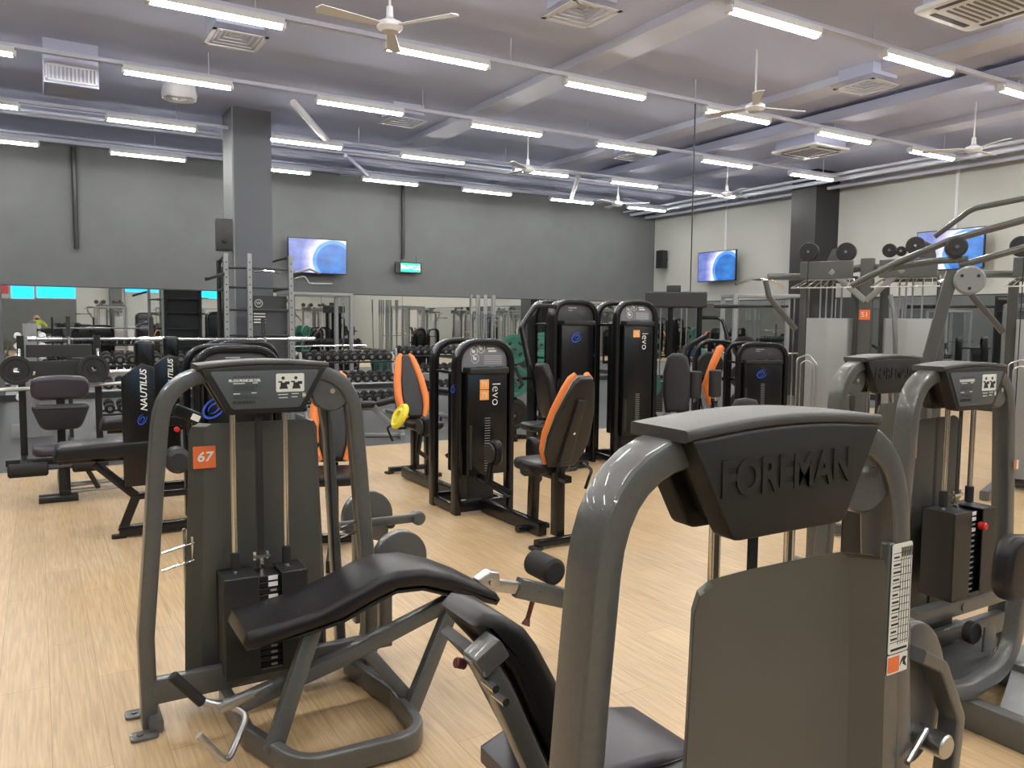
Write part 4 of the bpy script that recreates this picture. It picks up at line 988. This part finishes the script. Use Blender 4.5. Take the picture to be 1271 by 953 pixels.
obj('back_board', MB().box(2.78, 3.52, 14.44, 14.47, .4, 2.5), DST, TR)

# ------------------------------------------------------------------ barbells and stands
def barbell(name, label, c, L_=2.1, r=.014, plates=(), rz=0., group=None):
    t = thing(name, label, 'barbell', c, rz, group)
    obj('bar', MB().cyl((-L_/2, 0, 0), (L_/2, 0, 0), r, 12), CHR, t)
    obj('sleeve', MB().cyl((-L_/2, 0, 0), (-L_/2+.38, 0, 0), r*1.75, 14).cyl((L_/2-.38, 0, 0), (L_/2, 0, 0), r*1.75, 14), CHR, t)
    return t
def wplate(c, r, t_, m, label, cat='weight plate', group=None, rz=0., ax='x'):
    o = thing('weight_plate', label, cat, c, rz, group)
    M = M_((0, 0, 0), ry=PI/2)
    obj('disc', MB().lathe([(.028, -t_/2), (.06, -t_/2), (.065, -t_*.3), (r*.72, -t_*.3), (r*.78, -t_/2), (r, -t_/2), (r, t_/2), (r*.78, t_/2), (r*.72, t_*.3), (.065, t_*.3), (.06, t_/2), (.028, t_/2), (.028, -t_/2)], M, 28), m, o)
    for k in range(4):
        a = PI/4+PI/2*k; h = MB()
        h.puff(circ(.035*r/.2, 10, .018*r/.2), t_*.75, 0, M @ Matrix.Translation((r*.5*math.cos(a), r*.5*math.sin(a), 0)) @ Matrix.Rotation(a+PI/2, 4, 'Z'))
        obj('grip_slot', h, BLK, o)
    return o
barbell('barbell', 'long bright barbell racked in front of the slate column', (2.3, 11.4, 1.33), 2.3, .019, rz=-.05)
barbell('barbell', 'long bright barbell racked left of the slate column', (.75, 11.7, 1.33), 1.7, .019, rz=-.03)
def stand(x, y, lab, h=1.62, m=DST):
    t = thing('squat_stand', lab, 'rack', (x, y, 0))
    obj('upright', MB().bar([(0, 0, .03), (0, 0, h)], .05, .05, (0, 1, 0), .006), m, t)
    obj('hook', MB().bar([(0, -.03, 1.28), (0, -.12, 1.28), (0, -.12, 1.36)], .03, .03, (1, 0, 0)), STL, t)
    obj('foot', MB().bar([(0, -.4, .03), (0, .4, .03)], .06, .05, (0, 0, 1)), m, t)
    return t
stand(1.32, 11.62, 'thin light upright holding the barbell, left of the column'); stand(2.74, 11.42, 'thin light upright holding the barbell before the column')
stand(.35, 11.75, 'thin dark upright at the left end of the barbells')

# dumbbells on racks
def make_dumbbell():
    t = thing('dumbbell', 'x', 'dumbbell')
    for s in (-1, 1): obj('head', MB().cyl((0, s*.06, 0), (0, s*.145, 0), .07, 20, bev=.012), RUB, t)
    obj('grip', MB().cyl((0, -.06, 0), (0, .06, 0), .016, 10), CHR, t)
    obj('end_cap', MB().cyl((0, -.15, 0), (0, -.145, 0), .03, 14), STL, t)
    return t
D0 = None
def dbrack(x0, x1, y, lab, n, wh):
    global D0
    t = thing('dumbbell_rack', lab, 'rack', ((x0+x1)/2, y, 0)); L_ = x1-x0
    for s in (-1, 1):
        obj('end_frame', MB().bar([(s*L_/2, -.3, .03), (s*L_/2, .3, .03)], .06, .06, (0, 0, 1)).bar([(s*L_/2, -.2, .03), (s*L_/2, .12, 1.06)], .07, .05, (1, 0, 0)), GREYL, t)
    for i, (yy, z) in enumerate(((.08, .93), (-.08, .58), (-.2, .25))):
        for e in (-1, 1): obj('shelf_rail', MB().bar([(-L_/2, yy+e*.09, z+e*.02), (L_/2, yy+e*.09, z+e*.02)], .05, .03, (0, 0, 1)), STL if i == 1 else BMET, t)
    for row, (yy, z) in enumerate(((.08, .93), (-.08, .58), (-.2, .25))):
        for k in range(n):
            if D0 is None: D0 = make_dumbbell(); o = D0
            else: o = copy_tree(D0)
            o.location = ((x0+x1)/2-L_/2+.11+(L_-.22)*k/(n-1), y+yy, z+.095); o.rotation_euler = (.2, 0, 0)
            o['label'] = 'round black dumbbell on the %s shelf of the rack %s' % (('top', 'middle', 'bottom')[row], wh)
            o['group'] = 'dumbbells on the %s shelf %s' % (('top', 'middle', 'bottom')[row], wh)
dbrack(3.66, 5.24, 12.72, 'grey dumbbell rack right of the slate column', 10, 'right of the slate column')
dbrack(.75, 2.3, 12.9, 'grey dumbbell rack left of the slate column', 9, 'left of the slate column')
dbrack(6.1, 7.7, 14.6, 'grey dumbbell rack farther away towards the corner', 10, 'farther towards the corner')
# upright chrome dumbbell tree
t = thing('dumbbell_tree', 'narrow upright tree of small chrome dumbbells at the left', 'rack', (-.08, 12.4, 0))
obj('stem', MB().bar([(0, 0, 0), (0, 0, 1.52)], .16, .1, (0, 1, 0)), GREYL, t)
obj('foot', MB().bar([(-.25, 0, .03), (.25, 0, .03)], .3, .05, (0, 1, 0)), GREYL, t)
for r_ in range(7):
    for s in (-1, 1):
        d = thing('dumbbell', 'small chrome dumbbell resting on the upright tree at the left', 'dumbbell', (-.08+s*.14, 12.3, .55+r_*.135), 0, 'chrome dumbbells on the tree')
        for y_ in (-.06, .06): obj('head', MB().cyl((0, y_, 0), (0, y_+.04, 0), .045, 14, bev=.008), WPL, d)
        obj('grip', MB().cyl((0, -.03, 0), (0, .07, 0), .012, 8), CHR, d)
# flat bench by the rack
def bench(x, y, rz, lab, back=0., m=VIN):
    t = thing('weight_bench', lab, 'bench', (x, y, 0), rz)
    obj('pad', MB().puff(rrect(.3, .75, .05, 4), .07, .02, M_((0, .25, .46))), m, t)
    obj('back_pad', MB().puff(rrect(.3, .72, .05, 4), .07, .02, M_((0, -.15-.36*math.cos(back), .46+.36*math.sin(back)), rx=-back)), m, t)
    obj('bench_frame', MB().bar([(0, -.5, .06), (0, -.1, .4), (0, .55, .4), (0, .55, .04)], .06, .05, (1, 0, 0)).bar([(-.25, -.5, .03), (.25, -.5, .03)], .06, .06, (0, 0, 1)).bar([(-.2, .55, .03), (.2, .55, .03)], .06, .06, (0, 0, 1)).bar([(0, -.5, .03), (0, .55, .03)], .05, .05, (0, 0, 1)), GREYL, t)
    return t
bench(3.85, 10.35, 1.2, 'pale framed weight bench on the rubber floor before the dumbbell rack', .25)
bench(5.9, 11.6, .3, 'weight bench on the rubber floor behind the twin chair machine', .6)
# ------------------------------------------------------------------ left background machines
t = thing('ab_crunch_machine', 'black machine facing the viewer with charcoal headrest, backrest and seat stacked up', 'gym machine', (.17, 8.5, 0))
obj('headrest', MB().puff(fillet_o([(-.24, -.09), (.24, -.09), (.24, .12), (.0, .14), (-.24, .12)], .08), .1, .035, M_((0, .02, .93), rx=PI/2+.15), 4), VINP, t, 0, 60)
obj('backrest', MB().puff(fillet_o([(-.16, -.13), (.16, -.13), (.25, .11), (-.25, .11)], .06), .1, .035, M_((0, -.03, .69), rx=PI/2+.1), 4), VING, t, 0, 60)
obj('seat', MB().puff(rrect(.52, .36, .09, 5), .08, .03, M_((.02, -.4, .43))), VINP, t, 0, 60)
obj('post', MB().bar([(0, .1, .03), (0, .05, 1.0)], .09, .07, (1, 0, 0)).bar([(.0, -.55, .03), (0, -.52, .42)], .09, .09, (1, 0, 0)).bar([(0, -.6, .05), (0, .5, .05)], .08, .08, (0, 0, 1)), BMET, t)
obj('foot', MB().bar([(-.2, -.62, .025), (.1, -.62, .025)], .06, .05, (0, 0, 1)).bar([(-.2, -.5, .025), (.1, -.5, .025)], .06, .05, (0, 0, 1)), BMET, t)
obj('leg_roller', foam((-.42, -.62, .3), (-.12, -.62, .3), .06), FOAM, t)
obj('leg_roller', foam((.06, -.62, .31), (.32, -.62, .31), .06), FOAM, t)
obj('roller_link', MB().cyl((-.42, -.62, .3), (.32, -.62, .31), .016, 10).bar([(.18, -.62, .26), (.26, -.55, .09)], .05, .04, (1, 0, 0)), DST, t)
obj('adjust_rail', MB().cyl((.05, -.5, .12), (.75, -.45, .13), .02, 10).cyl((.05, -.56, .07), (.75, -.52, .08), .02, 10), STL, t)
obj('side_handle', MB().tube(fillet([(-.28, -.5, .37), (-.2, -.55, .3), (-.05, -.55, .3)], .03, 3), .012, 8), BMET, t)
t = thing('plate_rack_machine', 'black squat machine with a chrome bar and upright frame at the far left', 'gym machine', (.17, 10.0, 0))
for a in (-.33, .42): obj('upright', MB().bar([(a, .3, 0), (a, .3, 1.4)], .07, .07, (0, 1, 0)), BMET, t)
obj('back_panel', MB().box(-.28, .37, .28, .32, .92, 1.12).box(-.28, .37, .28, .32, 1.16, 1.3), DST, t, .006)
obj('cross_bar', MB().cyl((-.75, 0, .82), (.75, 0, .87), .022, 12), STL, t)
for a, b in ((-.5, -.2), (.35, .75)): obj('plate_peg', MB().cyl((a, .0, 1.0), (b, .0, 1.0), .025, 12), CHR, t)
obj('base_frame', MB().bar([(-.5, 0, .04), (.6, 0, .04)], .07, .07, (0, 0, 1)).bar([(-.33, -.4, .04), (-.33, .6, .04)], .07, .07, (0, 0, 1)).bar([(.42, -.4, .04), (.42, .6, .04)], .07, .07, (0, 0, 1)), BMET, t)
obj('side_brace', MB().bar([(.5, .0, .06), (1.0, .1, .6), (1.2, .1, .62)], .06, .06, (0, 1, 0)), BMET, t)
for a, s in ((-.34, 1), (.42, -1)): obj('hook', MB().tube(fillet([(a, .24, 1.25), (a, .1, 1.02), (a+s*.06, .1, 1.0), (a+s*.08, .1, 1.05)], .03, 3), .018, 8), CHR, t)
for x, l in ((-.2, 'black iron plate on its edge left of the charcoal headrest'), (.53, 'black iron plate on its edge right of the charcoal headrest')):
    o = wplate((x, 9.9, 1.04), .155, .05, IRON, l, rz=-PI/2+.05, group=None)
obj_ = bench(2.1, 10.2, 1.6, 'low bench on the rubber floor behind the left swirl tower', .0)

# plate trees in the distance
def plate_tree(x, y, rz, cols, lab, nm):
    t = thing('plate_tree', lab, 'rack', (x, y, 0), rz)
    obj('stem', MB().bar([(0, 0, 0), (0, 0, 1.25)], .08, .08, (0, 1, 0)), BMET, t)
    obj('foot', MB().bar([(0, -.35, .03), (0, .35, .03)], .08, .06, (0, 0, 1)).bar([(-.3, 0, .03), (.3, 0, .03)], .08, .06, (0, 0, 1)), BMET, t)
    pg = MB()
    for z in (.35, .8, 1.24): pg.cyl((-.3, 0, z), (.3, 0, z), .02, 10)
    obj('peg', pg, CHR, t)
    i = 0
    for z in (.35, .8, 1.24):
        for s in (-1, 1):
            m, r, cn = cols[i % len(cols)]; i += 1
            P_ = Matrix.Translation((x, y, z)) @ Matrix.Rotation(rz, 4, 'Z') @ Vector((s*.13, 0, 0))
            wplate(tuple(P_), r, .06, m, '%s plate %s on %s' % (cn, ('low' if z < .5 else 'halfway up' if z < 1 else 'at the top'), nm+(', near side' if s < 0 else ', far side')), rz=rz)
plate_tree(6.85, 8.05, -PI/2-.6, ((YEL, .17, 'yellow'), (IRON, .17, 'black'), (GRN, .2, 'green'), (GRN, .2, 'green'), (GRN, .17, 'green'), (IRON, .15, 'black')), 'plate tree between the tall towers and the torso machine', 'the tree beside the tall towers')
plate_tree(7.15, 11.0, -PI/2-.6, ((BLR, .21, 'blue'), (IRON, .2, 'black'), (GRN, .21, 'green'), (GRN, .21, 'green'), (GRN, .2, 'green'), (GRN, .2, 'green')), 'plate tree with green plates farther back', 'the farther tree')
plate_tree(5.6, 9.3, -PI/2-.5, ((IRON, .2, 'black'), (IRON, .2, 'black'), (GRN, .21, 'green'), (GRN, .21, 'green'), (GRN, .2, 'green'), (GRN, .2, 'green')), 'plate tree left of the tall towers', 'the tree left of the tall towers')
plate_tree(9.45, 8.75, -PI/2-.9, ((BLR, .22, 'blue'), (IRON, .2, 'black'), (GRN, .2, 'green'), (IRON, .2, 'black'), (IRON, .18, 'black'), (IRON, .18, 'black')), 'plate tree behind the orange bolster', 'the tree behind the orange bolster')
# tall black cable tower under the hanging cable
t = thing('cable_tower', 'tall dark cable tower with a broad flat head in front of the far corner', 'gym machine', (8.65, 9.5, 0), -.7)
obj('head', MB().box(-.45, .5, -.15, .15, 1.85, 2.1), DST, t, .02)
obj('head_riser', MB().box(-.12, .1, -.1, .1, 2.1, 2.2), DST, t, .01)
for x in (-.4, -.05, .4): obj('upright', MB().bar([(x, 0, 0), (x, 0, 1.9)], .08, .08, (0, 1, 0)), BGL, t)
for x in (-.28, -.2, .12, .2): obj('guide_rod', MB().cyl((x, -.02, .2), (x, -.02, 1.88), .01, 8), CHR, t)
st = MB()
for k in range(16): st.box(-.33, -.14, -.08, .06, .2+k*.03, .226+k*.03)
obj('weight_stack', st, DST, t)
obj('base_frame', MB().bar([(-.5, 0, .04), (.5, 0, .04)], .1, .08, (0, 0, 1)).bar([(-.4, -.5, .04), (-.4, .4, .04)], .08, .07, (0, 0, 1)).bar([(.4, -.5, .04), (.4, .4, .04)], .08, .07, (0, 0, 1)), BGL, t)
obj('side_arm', MB().tube(fillet([(.4, 0, 1.7), (.75, -.05, 1.7), (.85, -.1, 1.3), (.8, -.1, .9)], .15, 6), .03, 10), BGL, t)
o = obj('hanging_cable', MB().cyl((8.85, 9.35, 2.1), (8.85, 9.35, 5.0), .009, 8), RUB); tag(o, 'thin black cable hanging from the ceiling to the dark cable tower', 'cable')
# cardio and frames in the middle distance, right of the towers
t = thing('smith_machine', 'tall pale framed bar machine with chrome uprights right of the low swirl tower', 'gym machine', (11.1, 9.9, 0), -.5)
for x in (-.6, .6):
    for y in (-.35, .35): obj('upright', MB().bar([(x, y, 0), (x, y, 2.1)], .07, .07, (0, 1, 0)), GREYL, t)
obj('top_frame', MB().bar([(-.6, -.35, 2.1), (.6, -.35, 2.1), (.6, .35, 2.1), (-.6, .35, 2.1)], .06, .06, (0, 0, 1), closed=True), GREYL, t)
obj('base_frame', MB().bar([(-.6, -.35, .04), (.6, -.35, .04), (.6, .35, .04), (-.6, .35, .04)], .06, .06, (0, 0, 1), closed=True), GREYL, t)
obj('bar', MB().cyl((-1.0, -.2, 1.1), (1.0, -.2, 1.1), .016, 10), CHR, t)
for s in (-1, 1): obj('guide_rod', MB().cyl((s*.5, -.2, .05), (s*.5, -.2, 2.08), .014, 8), CHR, t)
for i, (x, y, rz, l) in enumerate(((4.7, 15.4, .1, 'pale framed bar machine deep in the room behind the twin chair machine'), (2.9, -4.4, .2, 'pale framed bar machine behind the viewer, reflected beside the rig'), (5.4, -3.9, -.15, 'pale framed bar machine behind the viewer, reflected in the middle of the mirrors'),
                                   (7.4, -4.1, .1, 'pale framed bar machine behind the viewer, reflected beside its twin'), (13.0, 5.6, 1.4, 'pale framed bar machine by the pale wall behind the multi station'), (11.8, .5, .4, 'pale framed bar machine behind the viewer, reflected near the corner'))):
    copy_tree(t, l, (x, y, 0), rz)
# upright holder full of long bars
t = thing('bar_holder', 'upright holder full of long pale bars near the dark wall', 'rack', (8.3, 15.1, 0))
obj('base_plate', MB().box(-.45, .45, -.3, .3, 0, .12), BMET, t, .01)
obj('top_plate', MB().box(-.42, .42, -.25, .25, .7, .74), BMET, t, .005)
for s in (-1, 1): obj('upright', MB().bar([(s*.4, 0, 0), (s*.4, 0, .74)], .05, .05, (0, 1, 0)), BMET, t)
for k in range(9):
    x, y = 7.98+.08*k, 15.1+.12*((k*5) % 3-1)
    o = thing('barbell', 'pale bar standing upright in the holder near the dark wall', 'barbell', (x, y, .12), 0, 'bars standing in the holder')
    obj('bar', MB().cyl((0, 0, 0), ((k % 4-1.5)*.03, 0, 2.05), .014, 10), GREYL, o)
    obj('sleeve', MB().cyl(((k % 4-1.5)*.024, 0, 1.65), ((k % 4-1.5)*.03, 0, 2.06), .022, 12), STL, o)
# exercise balls
for i, (x, y, z, r, m, l) in enumerate(((8.9, 13.2, .75, .33, GRN, 'large green exercise ball on a rack seen between the black towers'),)):
    o = obj('exercise_ball', MB().lathe([(r*math.sin(PI*k/14)+1e-4, -r*math.cos(PI*k/14)) for k in range(15)], M_((x, y, r))), m); tag(o, 'large dark green exercise ball on the floor near the mirrors', 'ball')
# black machines in the distance and behind the viewer
for i, (src, x, y, rz, l) in enumerate(((TE, 4.9, -2.6, PI, 'black swirl tower behind the viewer, reflected over the orange chair'), (TB, 3.9, -.9, PI, 'tall black tower behind the viewer, reflected right of the column'), (TE, 11.3, 10.6, -.6, 'low black tower near the pale wall'),
                                        (TC, 9.4, -2.2, PI, 'tall black tower behind the viewer, reflected beside the towers'), (TF, 12.2, 7.8, -.9, 'black arched frame with a disc close to the pale wall'), (TD, 10.3, 4.6, -1.2, 'black torso machine hidden behind the multi station'))):
    copy_tree(src, l, (x, y, 0), rz)
for i, (x, y, rz, l) in enumerate(((.4, -4.6, .4, 'weight bench behind the viewer, left in the mirror'), (11.9, 12.9, .8, 'weight bench by the far corner'), (-.9, 14.4, .2, 'weight bench near the left end of the mirrors'))): bench(x, y, rz, l, .5)
# ------------------------------------------------------------------ photographer, seen in the mirror
def person(loc, rz, lab, top=LIME):
    t = thing('person', lab, 'person', loc, rz)
    me = bpy.data.meshes.new('body')
    V = [(0, 0, .95), (0, 0, 1.12), (0, .01, 1.3), (0, .0, 1.44), (0, -.01, 1.52), (0, -.02, 1.62), (0, -.03, 1.70),
         (-.1, 0, .9), (-.12, .0, .5), (-.13, .02, .1), (-.14, -.1, .04), (.1, 0, .9), (.12, 0, .5), (.13, .02, .1), (.14, -.1, .04),
         (-.18, 0, 1.42), (-.33, -.1, 1.27), (-.2, -.26, 1.44), (-.1, -.33, 1.53), (.18, 0, 1.42), (.33, -.1, 1.27), (.2, -.26, 1.44), (.1, -.33, 1.53)]
    E_ = [(0, 1), (1, 2), (2, 3), (3, 4), (4, 5), (5, 6), (0, 7), (7, 8), (8, 9), (9, 10), (0, 11), (11, 12), (12, 13), (13, 14), (3, 15), (15, 16), (16, 17), (17, 18), (3, 19), (19, 20), (20, 21), (21, 22)]
    Rr = [.13, .115, .14, .11, .055, .085, .075, .09, .062, .042, .035, .09, .062, .042, .035, .06, .045, .036, .03, .06, .045, .036, .03]
    me.from_pydata(V, E_, [])
    o = bpy.data.objects.new('body', me); COL.objects.link(o)
    o.modifiers.new('skin', 'SKIN')
    if not me.skin_vertices:
        bpy.context.view_layer.objects.active = o; bpy.ops.mesh.customdata_skin_add()
    for i, r in enumerate(Rr): me.skin_vertices[0].data[i].radius = (r*1.15 if i in (0, 1, 2, 3) else r, r*.8 if i in (0, 1, 2, 3) else r)
    me.skin_vertices[0].data[0].use_root = True
    o.modifiers.new('sub', 'SUBSURF').levels = 2
    dg = bpy.context.evaluated_depsgraph_get(); dg.update()
    m2 = bpy.data.meshes.new_from_object(o.evaluated_get(dg)); bpy.data.objects.remove(o)
    m2.materials.clear()
    for m in (SKIN, top, TROU, HAIR): m2.materials.append(m)
    for p in m2.polygons:
        c = p.center; p.use_smooth = True
        hand = c.y < -.27
        if c.z > 1.51 and not hand: p.material_index = 3 if (c.z > 1.69 or c.y > .02) else 0
        elif hand: p.material_index = 0
        elif c.z > .92: p.material_index = 1
        elif c.z < .06: p.material_index = 3
        else: p.material_index = 2
    b = bpy.data.objects.new('body', m2); COL.objects.link(b); b.parent = t
    hd = MB()
    obj('nose', MB().cyl((0, -.1, 1.625), (0, -.125, 1.605), .012, 8, .016), SKIN, b)
    obj('ear', MB().cyl((-.09, -.02, 1.62), (-.1, -.01, 1.62), .028, 10).cyl((.09, -.02, 1.62), (.1, -.01, 1.62), .028, 10), SKIN, b)
    for s in (-1, 1):
        f = MB()
        for k in range(4): f.tube([(s*.1, -.34, 1.545+k*.018-.02), (s*.085, -.375, 1.55+k*.018-.02), (s*.06, -.38, 1.55+k*.018-.02)], .008, 6)
        f.tube([(s*.1, -.34, 1.53), (s*.08, -.345, 1.52), (s*.06, -.35, 1.535)], .009, 6)
        obj('fingers', f, SKIN, b)
    return t
pr = person((.02, -.42, 0), PI, 'person in a lime yellow top holding up a phone, reflected in the mirror')
ph = thing('phone', 'dark phone held up by the person in the lime top', 'phone', (.02, -.052, 1.55))
obj('phone_body', MB().puff(rrect(.15, .075, .012), .008, .002, M_((0, 0, 0), rx=PI/2)), BLK, ph)
obj('lens', MB().cyl((.055, .004, .02), (.055, .006, .02), .007, 10), BGL, ph)
# scraps on the floor
for i, (x, y, l) in enumerate(((1.45, 2.42, 'left of the others'), (1.68, 2.5, 'near the roller arm'), (1.62, 2.18, 'closest to the leaning pad'), (2.12, 2.05, 'seen through the near arch'))):
    o = obj('paper_scrap', MB().puff([(.02*math.cos(a)*(1+.4*math.sin(3*a+i)), .014*math.sin(a)) for a in [2*PI*k/9 for k in range(9)]], .003, 0, M_((x, y, .0015), rz=i)), mat('scrap_grey_%d' % i, (.12, .1, .09), .8)); tag(o, 'tiny dark scrap lying on the wooden floor, '+l, 'scrap')
# ------------------------------------------------------------------ camera and world
def look(yaw, pitch, roll):
    f = Vector((math.sin(yaw)*math.cos(pitch), math.cos(yaw)*math.cos(pitch), -math.sin(pitch)))
    rt = Vector((math.cos(yaw), -math.sin(yaw), 0)); up = rt.cross(f)
    r2 = rt*math.cos(roll)+up*math.sin(roll); u2 = -rt*math.sin(roll)+up*math.cos(roll)
    return Matrix((r2, u2, -f)).transposed().to_4x4()
cd = bpy.data.cameras.new('camera'); cam = bpy.data.objects.new('camera', cd); COL.objects.link(cam)
cd.sensor_fit = 'HORIZONTAL'; cd.sensor_width = 36; cd.lens = 985/1271*36; cd.clip_start = .05
cam.matrix_world = Matrix.Translation((0, 0, 1.6)) @ look(math.radians(30.9), math.radians(4.45), math.radians(.55))
sc.camera = cam
w = bpy.data.worlds.new('world'); sc.world = w; w.use_nodes = True
w.node_tree.nodes['Background'].inputs[0].default_value = (.5, .55, .6, 1); w.node_tree.nodes['Background'].inputs[1].default_value = .3
sc.view_settings.view_transform = 'Standard'; sc.view_settings.look = 'None'; sc.view_settings.gamma = 1
sc.view_settings.use_curve_mapping = False; sc.view_settings.exposure = 0.38
sc.cycles.max_bounces = 7; sc.cycles.diffuse_bounces = 4; sc.cycles.glossy_bounces = 4; sc.cycles.sample_clamp_indirect = 6
sc.cycles.use_denoising = True
